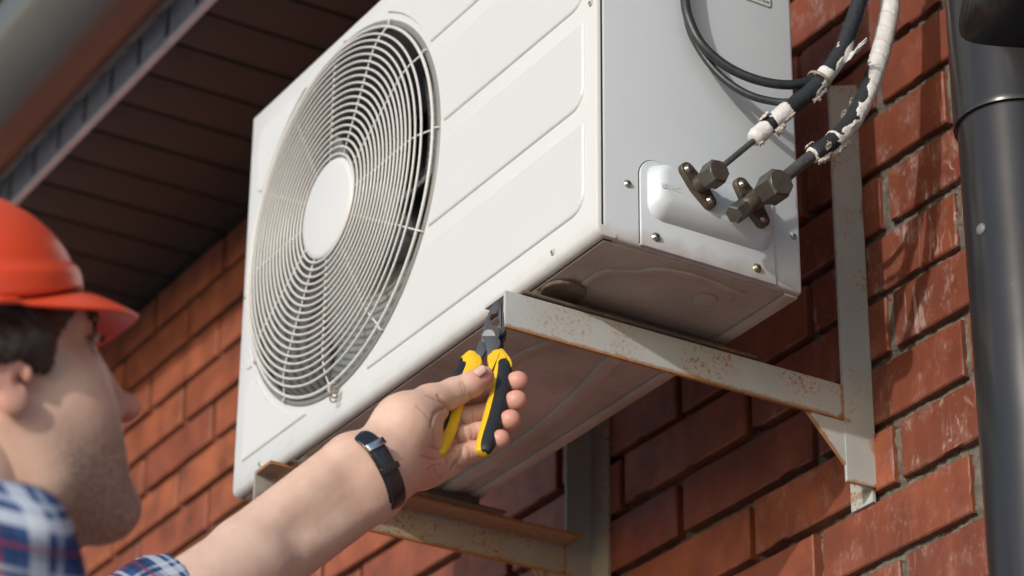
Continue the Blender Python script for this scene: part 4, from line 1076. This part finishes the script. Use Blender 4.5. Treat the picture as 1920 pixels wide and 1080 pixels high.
def build_person():
    root = empty('person', (HC.x, HC.y, GZ), 'man in a blue plaid shirt looking up and reaching towards the bracket with pliers', 'person')
    parts = []
    hs = head_sdf(); V, F = surface_net(hs, (-0.115, -0.09, -0.135), (0.135, 0.09, 0.14), 0.0018)
    headV = V.copy(); Vw = (V * HS) @ HM + np.array(HC[:]); parts.append((Vw, F)); nh = len(V)
    ars, FG = hand_sdf(); lo, hi = ars.bounds(); V, F = surface_net(ars, lo, hi, 0.00135); parts.append((V, F)); na = len(V)
    # neck, trunk and upper arms under the shirt
    b = Sdf(); B = lambda v: np.array(v[:])
    b.cone(B(hl(-0.028, 0, -0.03)), 0.054, B(nb), 0.062, 0.02).cone(B(hl(0.0, 0, -0.06)), 0.040, B(nb + Vector((0, 0.02, 0.0))), 0.055, 0.03)
    ch = HC + Vector((-0.01, -0.05, -0.36)); wa = HC + Vector((-0.01, -0.06, -0.62)); hp = wa + Vector((0, 0, -0.18))
    b.cone(B(nb), 0.06, B(shR), 0.052, 0.05).cone(B(nb), 0.06, B(shL), 0.052, 0.05)
    for dx in (-0.07, 0.07): b.cone(B(ch + Vector((dx, 0, 0.08))), 0.10, B(wa + Vector((dx * .8, 0, 0))), 0.092, 0.05)
    b.cone(B(wa), 0.12, B(hp), 0.125, 0.05)
    elR = shR + Vector((0.045, 0.02, -0.29)); haR = elR + Vector((-0.02, 0.20, -0.12))
    b.cone(B(shR), 0.050, B(elR), 0.040, 0.03).cone(B(elR), 0.040, B(haR), 0.028, 0.02).cone(B(haR), 0.028, B(haR + Vector((0, 0.09, -0.03))), 0.022, 0.02)
    b.cone(B(shL), 0.050, B(ELB), 0.045, 0.03)
    lo, hi = b.bounds(); V, F = surface_net(b, lo, hi, 0.006); parts.append((V, F))
    me = np_mesh('body', parts); n = len(me.vertices)
    co = np.empty(n * 3, np.float32); me.vertices.foreach_get('co', co); co = co.reshape(-1, 3)
    flush = np.zeros(n); crease = np.zeros(n); beard = np.zeros(n)
    L = (co - np.array(HC[:])) @ HM.T / HS; inh = np.arange(n) < nh
    bb = np.clip((-L[:, 2] - 0.032) / 0.035, 0, 1) * np.clip((L[:, 0] - 0.0) / 0.03, 0, 1); beard[inh] = bb[inh]
    beard += np.where(~inh & (np.arange(n) >= nh + na), 0, 0)
    fl = np.exp(-((L - np.array((0.109, 0, -0.034))) ** 2).sum(1) / 0.0006) + 0.6 * np.exp(-((L - np.array((-0.01, 0.078, 0.0))) ** 2).sum(1) / 0.0012); flush[inh] = fl[inh]
    hand = (np.arange(n) >= nh) & (np.arange(n) < nh + na)
    f2 = np.zeros(n)
    for f in FG:
        for j, w_ in ((3, 1.0), (2, .6), (1, .45)):
            c = np.array(px(*f[j][:3])[:]); f2 = np.maximum(f2, w_ * np.exp(-((co - c) ** 2).sum(1) / 0.00022))
    for p_, w_, q_ in (((905, 707, 2.645), .8, .0002), ((800, 872, 2.585), .6, .0007), ((850, 840, 2.62), .5, .0006), ((760, 905, 2.56), .35, .0005)):
        f2 = np.maximum(f2, w_ * np.exp(-((co - np.array(px(*p_)[:])) ** 2).sum(1) / q_))
    flush[hand] = f2[hand]
    # palm lines and knuckle creases cut into the surface
    nrm = np.empty(n * 3, np.float32); me.vertices.foreach_get('normal', nrm); nrm = nrm.reshape(-1, 3)
    BV = __import__('mathutils.bvhtree', fromlist=['BVHTree']).BVHTree.FromPolygons([tuple(v) for v in parts[1][0]], [tuple(int(i) for i in f) for f in parts[1][1]])
    def onskin(u_, v_, d_):
        t_ = (px(u_, v_, 1.0) - CAM_C).normalized(); h_ = BV.ray_cast(CAM_C, t_)
        return np.array((h_[0] if h_[0] is not None else px(u_, v_, d_))[:])
    def line(pts, w_, dep):
        P = [onskin(*p) for p in crom(pts, 5)]; d = np.full(n, 9.0)
        for a, b_ in zip(P[:-1], P[1:]):
            ba = b_ - a; h = np.clip(((co - a) @ ba) / (ba @ ba), 0, 1); d = np.minimum(d, np.sqrt(((co - a - h[:, None] * ba) ** 2).sum(1)))
        g = np.exp(-(d / w_) ** 2) * hand; np.maximum(crease, g, out=crease); co[:] = co - nrm * (g * dep)[:, None]
    for pts, w_, dep in (([(838, 762, 2.612), (815, 775, 2.598), (808, 800, 2.598)], .0016, .0016), ([(822, 742, 2.612), (838, 762, 2.615), (846, 775, 2.622)], .0018, .0018),
        ([(852, 808, 2.625), (836, 840, 2.605), (840, 872, 2.60)], .0014, .0010), ([(846, 880, 2.602), (858, 862, 2.606), (864, 842, 2.618)], .0016, .0016),
        ([(742, 905, 2.535), (733, 870, 2.531), (722, 845, 2.529)], .0012, .0007), ([(750, 918, 2.54), (745, 890, 2.535), (735, 865, 2.533)], .0012, .0006),
        ([(790, 855, 2.58), (812, 862, 2.59), (828, 858, 2.598)], .0010, .0006), ([(800, 882, 2.585), (815, 872, 2.59), (826, 872, 2.597)], .0010, .0006),
        ([(868, 716, 2.63), (872, 728, 2.63), (873, 740, 2.631)], .0008, .0006), ([(862, 717, 2.625), (866, 730, 2.627), (867, 742, 2.62)], .0008, .0005),
        ([(800, 742, 2.6), (822, 752, 2.6), (842, 762, 2.61)], .0012, .0009), ([(780, 760, 2.6), (800, 780, 2.6), (812, 806, 2.61), (812, 836, 2.61)], .0011, .0006),
        ([(806, 838, 2.6), (830, 846, 2.6), (850, 844, 2.6)], .0010, .0007), ([(812, 876, 2.6), (818, 888, 2.6), (826, 896, 2.6)], .0010, .0006),
        ([(880, 738, 2.6), (884, 746, 2.6), (885, 756, 2.6)], .0008, .0006), ([(884, 768, 2.6), (887, 778, 2.6), (886, 792, 2.6)], .0008, .0006), ([(882, 804, 2.6), (885, 812, 2.6), (884, 824, 2.6)], .0008, .0006), ([(877, 838, 2.6), (881, 848, 2.6), (880, 860, 2.6)], .0008, .0006)):
        line(pts, w_, dep)
    me.vertices.foreach_set('co', co.ravel()); me.update()
    for nm, dat in (('flush', flush), ('crease', crease), ('beard', beard)):
        at = me.attributes.new(nm, 'FLOAT', 'POINT'); at.data.foreach_set('value', dat.astype(np.float32))
    body = link('body', me, M['skin'], root)
    # thumb nail
    nl = MB(); a = px(898, 703, 2.6385); ux = (px(914, 688, 2.644) - px(893, 703, 2.640)).normalized(); vx = (CAM_R @ Vector((0.35, 0.75, 0.55))).normalized(); vx = (vx - ux * vx.dot(ux)).normalized()
    nv = MB(); nn_ = vx.cross(ux); c0 = px(901, 701, 2.6425) + vx * 0.0072
    for i in range(9):
        for j in range(9):
            a_ = (i / 8 - 0.5); b_ = (j / 8 - 0.5); ln_ = 0.0115 * (1 - 0.25 * abs(b_) ** 2 * 4)
            nv.v.append(tuple(c0 + ux * (a_ * ln_) + nn_ * (b_ * 0.0092) - vx * ((b_ * 2) ** 2 * 0.0024 + (a_ * 2) ** 2 * 0.0006)))
    nv.f = [(i * 9 + j, i * 9 + j + 1, (i + 1) * 9 + j + 1, (i + 1) * 9 + j) for i in range(8) for j in range(8)]
    nail = link('thumb_nail', mesh('thumb_nail', nv.v, nv.f), simple('nail', (0.66, 0.42, 0.37), 0.25, 0, 0.08, 90), root); nail.modifiers.new('s', 'SOLIDIFY').thickness = 0.0005
    # short hairs on the forearm
    hr = MB(); rr = random.Random(5); A0 = px(352, 1129, 2.45); A1 = px(640, 905, 2.54); dd = (A1 - A0).normalized(); pp = (CAM_R @ Vector((-0.5, 0.85, 0))).normalized(); qq = dd.cross(pp)
    bvh_ = __import__('mathutils.bvhtree', fromlist=['BVHTree']).BVHTree.FromPolygons([tuple(v) for v in parts[1][0]], [tuple(int(i) for i in f) for f in parts[1][1]])
    for k in range(1300):
        t_ = rr.random(); an_ = rr.gauss(0, 0.6); o_ = A0.lerp(A1, t_) ; dr = (pp * math.cos(an_) + qq * math.sin(an_)).normalized()
        if dr.dot(CAM_R @ Vector((0, 0, 1))) > 0.12: continue
        hit = bvh_.ray_cast(o_ + dr * 0.12, -dr)
        if hit[0] is None: continue
        h0 = hit[0]; L_ = rr.uniform(0.006, 0.014); sd_ = (dr * 0.5 - dd * rr.uniform(0.3, 1.2) + qq * rr.uniform(-0.4, 0.4)).normalized()
        hr.tube([h0 - dr * 0.0003, h0 + sd_ * L_ * 0.5, h0 + sd_ * L_ - dr * L_ * 0.15], [0.00009, 0.00007, 0.00002], 4, cap=False)
    hr.build('arm_hair', simple('arm_hair', (0.20, 0.11, 0.05), 0.5), root)
    # eyes
    for y in (-1, 1):
        e = MB().lathe(hl(0.0725, y * 0.031, 0.015), hF, [(0.0, -0.0115), (0.008, -0.008), (0.0115, 0.0), (0.008, 0.008), (0.0045, 0.0105)], 24); eo = e.build('eye', simple('eye_white_shaded', (0.30, 0.26, 0.23), 0.25), root)  # eye white darkened, shade of the socket put into its colour
        e = MB().lathe(hl(0.0725, y * 0.031, 0.015), hF, [(0.0055, 0.0098), (0.003, 0.0112), (0.0, 0.0117)], 20); e.build('iris', simple('eye_iris', (0.04, 0.03, 0.02), 0.2), eo)
        br = MB().tube(crom([hl(0.096, y * 0.012, 0.032), hl(0.094, y * 0.028, 0.038), hl(0.080, y * 0.046, 0.036)], 6), (0.0022, 0.0045), 8, up=hF); br.build('eyebrow', M['hair'], root)
        lid = MB().tube(crom([hl(0.084, y * 0.020, 0.018), hl(0.090, y * 0.031, 0.0235), hl(0.082, y * 0.043, 0.017)], 6), 0.0026, 8); lid.build('eyelid', M['skin'], root)
        la_ = MB().tube(crom([hl(0.088, y * 0.019, 0.016), hl(0.0935, y * 0.031, 0.0205), hl(0.086, y * 0.044, 0.015)], 6), (0.0022, 0.0009), 6, up=hF); la_.build('eyelash', M['hair'], root)
    # hair
    hsf = Sdf().ell((-0.016, 0, 0.050), (0.1035, 0.0830, 0.086), 0.01)
    for y in (-1, 1): hsf.cone((-0.040, y * 0.070, 0.020), 0.0200, (0.020, y * 0.071, 0.022), 0.0175, 0.010).cone((0.022, y * 0.066, 0.040), 0.0170, (0.024, y * 0.0665, -0.002), 0.0085, 0.010).cone((0.022, y * 0.066, 0.040), 0.016, (0.062, y * 0.050, 0.050), 0.012, 0.01)
    def hf(P):
        d = hsf(P); x, z = P[..., 0], P[..., 2]
        nzv = 0.0009 * np.sin(x * 420 + z * 130) * np.sin(z * 300 + P[..., 1] * 500) + 0.0008 * np.sin(x * 900 + z * 500)
        lim = np.interp(x, [-0.2, -0.045, -0.030, 0.008, 0.014, 0.030, 0.036, 0.060, 0.2], [-0.06, -0.050, 0.008, 0.006, 0.000, -0.004, 0.012, 0.034, 0.044])
        return np.maximum(d + nzv, (lim + 0.0025 * np.sin(x * 900) - z))
    V, F = surface_net(hf, (-0.13, -0.10, -0.06), (0.12, 0.10, 0.15), 0.0024); V = (V * HS) @ HM + np.array(HC[:])
    link('hair', np_mesh('hair', [(V, F)]), M['hair'], root)
    # shirt
    def mat_shirt():
        m = Mt('plaid_cloth', (0.1, 0.15, 0.3), 0.85, spec=0.15)
        uv = m.attr('uvc'); sp = m.N.new('ShaderNodeSeparateXYZ'); m.t.links.new(uv.outputs['Vector'], sp.inputs[0]); U_, V_ = sp.outputs[0], sp.outputs[1]
        def band(c, per, a, b_):
            f = m.math('FRACT', m.math('MULTIPLY', c, 1.0 / per)); return m.math('MULTIPLY', m.math('GREATER_THAN', f, a), m.math('LESS_THAN', f, b_))
        per = 0.042
        c = (0.035, 0.075, 0.20)
        for ax_ in (U_, V_):
            c = m.mix(m.math('MULTIPLY', band(ax_, per, 0.05, 0.40), 0.45), c, (0.012, 0.02, 0.055))
            c = m.mix(m.math('MULTIPLY', band(ax_, per, 0.52, 0.72), 0.62), c, (0.60, 0.66, 0.74))
            c = m.mix(m.math('MULTIPLY', band(ax_, per, 0.82, 0.90), 0.50), c, (0.55, 0.62, 0.72))
            c = m.mix(m.math('MULTIPLY', band(ax_, per, 0.20, 0.26), 0.75), c, (0.22, 0.03, 0.07))
        m.col(c); m.bump(m.noise(900, 2), 0.2, 0.0004); return m.m
    shm = mat_shirt()
    t = Sdf()
    t.cone(B(nb + Vector((0, -0.01, 0.012))), 0.070, B(nb + Vector((0, 0, -0.06))), 0.088, 0.03)
    t.cone(B(nb + Vector((0, 0, -0.02))), 0.072, B(shR), 0.066, 0.05).cone(B(nb + Vector((0, 0, -0.02))), 0.072, B(shL), 0.066, 0.05)
    for dx in (-0.08, 0.08): t.cone(B(ch + Vector((dx, 0, 0.07))), 0.112, B(wa + Vector((dx * .8, 0, 0))), 0.105, 0.05)
    t.cone(B(wa), 0.135, B(hp), 0.14, 0.05)
    t.cone(B(shR), 0.064, B(elR), 0.054, 0.03).cone(B(elR), 0.052, B(haR), 0.040, 0.02)
    t.cone(B(shL), 0.064, B(ELB), 0.058, 0.03)
    cuf = px(352, 1130, 2.452); t.cone(B(ELB), 0.056, B(cuf), 0.0525, 0.02)
    fd = np.array((px(470, 1053, 2.475) - ELB).normalized()[:]); cB = np.array(cuf[:]); nB = np.array(nb[:]); hUv = np.array((hU * 0.75 + Vector((0, 0.35, 0.75))).normalized()[:])
    def tf(P):
        d = t(P); x, y, z = P[..., 0], P[..., 1], P[..., 2]
        d = d + 0.0035 * np.sin(z * 60 + x * 35 + 2 * np.sin(y * 30)) + 0.002 * np.sin(x * 110 - z * 70)
        near = ((P - cB) ** 2).sum(-1) < 0.02
        cutc = np.where(near, (P - cB) @ fd, -1); d = np.maximum(d, cutc)
        cutn = np.where(((P - nB) ** 2).sum(-1) < 0.03, (P - nB) @ hUv - 0.052, -1); return np.maximum(d, cutn)
    lo, hi = t.bounds(); V, F = surface_net(tf, lo, hi, 0.0045)
    me = np_mesh('shirt', [(V, F)]); nn = len(me.vertices); co = np.empty(nn * 3, np.float32); me.vertices.foreach_get('co', co); co = co.reshape(-1, 3)
    nr = np.empty(nn * 3, np.float32); me.vertices.foreach_get('normal', nr); nr = nr.reshape(-1, 3)
    # cloth coordinates: round the trunk / along the sleeve
    uvc = np.zeros((nn, 3), np.float32); dC = co - np.array(HC[:])
    uvc[:, 0] = np.arctan2(dC[:, 1] + 0.055, dC[:, 0] + 0.01) * 0.16 + dC[:, 2] * 0.10; uvc[:, 1] = dC[:, 2] + dC[:, 0] * 0.55
    sl = ((co - cB) ** 2).sum(1) < 0.02 
    al = (co - cB) @ fd; pr_ = co - cB - al[:, None] * fd; e1_ = np.cross(fd, (0, 0, 1)); e1_ /= np.linalg.norm(e1_); e2_ = np.cross(fd, e1_)
    uvc[sl, 0] = np.arctan2(pr_[sl] @ e1_, pr_[sl] @ e2_) * 0.055; uvc[sl, 1] = al[sl]
    at = me.attributes.new('uvc', 'FLOAT_VECTOR', 'POINT'); at.data.foreach_set('vector', uvc.ravel())
    shirt = link('shirt', me, shm, root)
    # collar
    co_ = MB(); pts = []
    for k in range(40):
        a = math.radians(50 + 260 * k / 39) ; pts.append(nb + Vector((0, -0.012, 0.040)) + Vector((0.072 * math.sin(a + PI), 0.074 * math.cos(a + PI) * -1, 0)) * 1.0 + Vector((0, 0, 0.014 * math.cos(a))))
    # trousers and shoes
    tr = Sdf()
    for dx in (-0.09, 0.09):
        hpj = hp + Vector((dx, 0, -0.02)); kn = Vector((hpj.x + dx * .2, hpj.y + 0.03, GZ + 0.50)); an = Vector((hpj.x + dx * .2, hpj.y - 0.01, GZ + 0.10))
        tr.cone(B(hpj), 0.100, B(kn), 0.070, 0.04).cone(B(kn), 0.068, B(an), 0.056, 0.02)
    tr.cone(B(hp + Vector((0, 0, 0.04))), 0.137, B(hp + Vector((0, 0, -0.06))), 0.13, 0.05)
    lo, hi = tr.bounds(); V, F = surface_net(tr, lo, hi, 0.01); link('trousers', np_mesh('trousers', [(V, F)]), simple('denim', (0.04, 0.05, 0.08), 0.9), root)
    for dx in (-0.108, 0.108):
        s_ = Sdf(); a = Vector((hp.x + dx, hp.y, GZ + 0.05)); s_.cone(B(a + Vector((0, -0.03, 0))), 0.044, B(a + Vector((0, 0.14, -0.008))), 0.040, 0.02)
        lo, hi = s_.bounds(); V, F = surface_net(s_, lo, hi, 0.006); V[:, 2] = np.maximum(V[:, 2], GZ + 0.002); link('shoe', np_mesh('shoe', [(V, F)]), simple('shoe_leather', (0.03, 0.02, 0.015), 0.5), root)
build_person()

# ------------------------------------------------------------------ hard hat
def build_hat():
    root = empty('hard_hat', hl(-0.01, 0, 0.08), 'glossy orange red safety helmet worn by the man', 'helmet')
    red = Mt('helmet_plastic', (0.80, 0.085, 0.032), 0.34, spec=0.45, coat=0.12); red.b.inputs['Subsurface Weight'].default_value = 0.25; red.b.inputs['Subsurface Radius'].default_value = (0.02, 0.004, 0.002); red.b.inputs['Subsurface Scale'].default_value = 0.3
    red.bump(red.noise(12, 2), 0.05, 0.004); red = red.m
    u = camdir(-0.10, 0.93, -0.30); f = camdir(0.857, 0.0, -0.515); f = (f - u * f.dot(u)).normalized(); n_ = f.cross(u)
    if n_.dot(hN) < 0: n_ = -n_
    O = HC + CAM_R @ Vector((-0.046 * HS, 0.079 * HS, 0.004))
    def W_(x, y, z): return O + (f * x + n_ * y + u * z) * HS
    nt_, nf = 96, 40; V = []; F = []
    def rim(a):          # shell edge
        return 0.121 * math.cos(a), 0.103 * math.sin(a)
    def dip(a): return -0.042 * math.sin(a) ** 2 - 0.02 * max(0.0, -math.cos(a)) ** 2
    for j in range(nf + 1):
        t = j / nf; ph = t * PI / 2
        for k in range(nt_):
            a = 2 * PI * k / nt_; x, y = rim(a)
            c_, s_ = math.cos(ph) ** 0.82, math.sin(ph)
            ridge = 0.006 * math.exp(-(y * c_ / 0.020) ** 2) * math.sin(ph * 1.0) + 0.003 * (math.exp(-((abs(y * c_) - 0.05) / 0.008) ** 2)) * s_
            z = 0.074 * s_ + ridge + dip(a) * (1 - t) ** 1.5
            st = 0.004 * (1 if t < 0.12 else max(0, 1 - (t - 0.12) / 0.04))
            V.append(W_(x * c_ * (1 + st / 0.12), y * c_ * (1 + st / 0.12), z))
    for j in range(nf):
        for k in range(nt_):
            l = (k + 1) % nt_; F.append((j * nt_ + k, j * nt_ + l, (j + 1) * nt_ + l, (j + 1) * nt_ + k))
    shell = link('shell', mesh('shell', V, F), red, root); m_ = shell.modifiers.new('s', 'SOLIDIFY'); m_.thickness = 0.0028; m_.offset = 1
    # brim: narrow gutter round the sides, long peak in front that dips
    V = []; F = []; nr = 14
    for k in range(nt_ + 1):
        a = -PI + 2 * PI * k / nt_; x, y = rim(a)
        pk = max(0.0, math.cos(a)) ** 1.5; w = 0.007 + 0.042 * pk
        d = Vector((math.cos(a), math.sin(a) * (1.0 - 0.3 * pk), 0)).normalized()
        for i in range(nr + 1):
            s_ = i / nr; drop = -0.003 - (0.018 * pk) * (s_ ** 1.6) - 0.018 * pk * (abs(math.sin(a)) ** 1.5) * s_ + (0.0035 * math.exp(-((s_ - 0.95) / 0.12) ** 2) if pk < 0.15 else 0)
            V.append(W_(x * 0.985 + d.x * w * s_, y * 0.985 + d.y * w * s_, drop + dip(a)))
    for k in range(nt_):
        for i in range(nr): F.append((k * (nr + 1) + i, k * (nr + 1) + i + 1, (k + 1) * (nr + 1) + i + 1, (k + 1) * (nr + 1) + i))
    br = link('peak', mesh('peak', V, F), red, root); m_ = br.modifiers.new('s', 'SOLIDIFY'); m_.thickness = 0.0022; m_.offset = 0
    b = MB(); b.tube([W_(0.101 * math.cos(a), 0.087 * math.sin(a), 0.004) for a in [2 * PI * k / 48 for k in range(48)]], (0.016, 0.0012), 8, closed=True, up=u); b.build('headband', simple('headband', (0.05, 0.02, 0.02), 0.6), root)
build_hat()

# ------------------------------------------------------------------ wristwatch
def build_watch():
    C = px(699, 885, 2.549); U_ = (px(733, 952, 2.549) - px(664, 818, 2.549)); hw = U_.length / 2; U_ = U_.normalized()
    a = (px(676, 892, 2.55) - px(470, 1053, 2.475)).normalized(); a = (a - U_ * a.dot(U_)).normalized(); T = a.cross(U_)
    if T.dot((CAM_C - C)) < 0: T = -T
    root = empty('wristwatch', C, 'wristwatch with glossy black leather strap and silver clasp on the raised wrist', 'watch')
    hw -= 0.001; ht = 0.0255
    lea = Mt('strap_leather', (0.012, 0.014, 0.019), 0.26, spec=0.6, coat=0.3); lea.bump(lea.noise(230, 3, 0.6), 0.6, 0.0010); lea = lea.m
    sil = simple('buckle_silver', (0.80, 0.80, 0.82), 0.16, 1.0, 0.1, 60)
    def ring(t0, t1, w, th, ex, n=48):
        pts = []
        for k in range(n + 1):
            t = math.radians(t0 + (t1 - t0) * k / n); c_, s_ = math.cos(t), math.sin(t)
            c_ = math.copysign(abs(c_) ** 0.85, c_); s_ = math.copysign(abs(s_) ** 0.85, s_)
            pts.append(C + U_ * ((hw + ex) * c_) + T * ((ht + ex) * s_))
        prof = []
        for i in range(20):
            q_ = 2 * PI * i / 20; prof.append((math.copysign(abs(math.cos(q_)) ** 0.5, math.cos(q_)), math.copysign(abs(math.sin(q_)) ** 0.8, math.sin(q_))))
        return pts, prof, (w / 2, th / 2)
    m = MB(); p, pr, r = ring(-178, 178, 0.0185, 0.0034, 0.0008, 120); m.tube(p, r, prof=pr, up=a); m.build('strap', lea, root)
    m = MB(); p, pr, r = ring(6, 128, 0.0160, 0.0030, 0.0034, 60); m.tube(p, r, prof=pr, up=a); tl = m.build('strap_tail', lea, root)
    m = MB(); p, pr, r = ring(113, 123, 0.0200, 0.0030, 0.0056, 10); m.tube(p, r, prof=pr, up=a); m.build('buckle', sil, root)
    m = MB(); p, pr, r = ring(84, 90, 0.0198, 0.0026, 0.0052, 8); m.tube(p, r, prof=pr, up=a); m.build('keeper', lea, root)
    for t in (136, 146):
        t_ = math.radians(t); o = C + U_ * ((hw + 0.0036) * math.cos(t_)) + T * ((ht + 0.0036) * math.sin(t_)); nn = (U_ * math.cos(t_) + T * math.sin(t_)).normalized()
        MB().lathe(o - nn * 0.001, nn, [(0.0011, 0), (0.0011, 0.0014), (0, 0.0015)], 10).build('strap_hole', M['black'], root)
    # case on the back of the wrist
    m = MB(); m.lathe(C - T * (ht + 0.001), -T, [(0.017, 0), (0.019, 0.002), (0.019, 0.007), (0.017, 0.009), (0.0, 0.009)], 48); m.build('case', sil, root, auto=40)
build_watch()
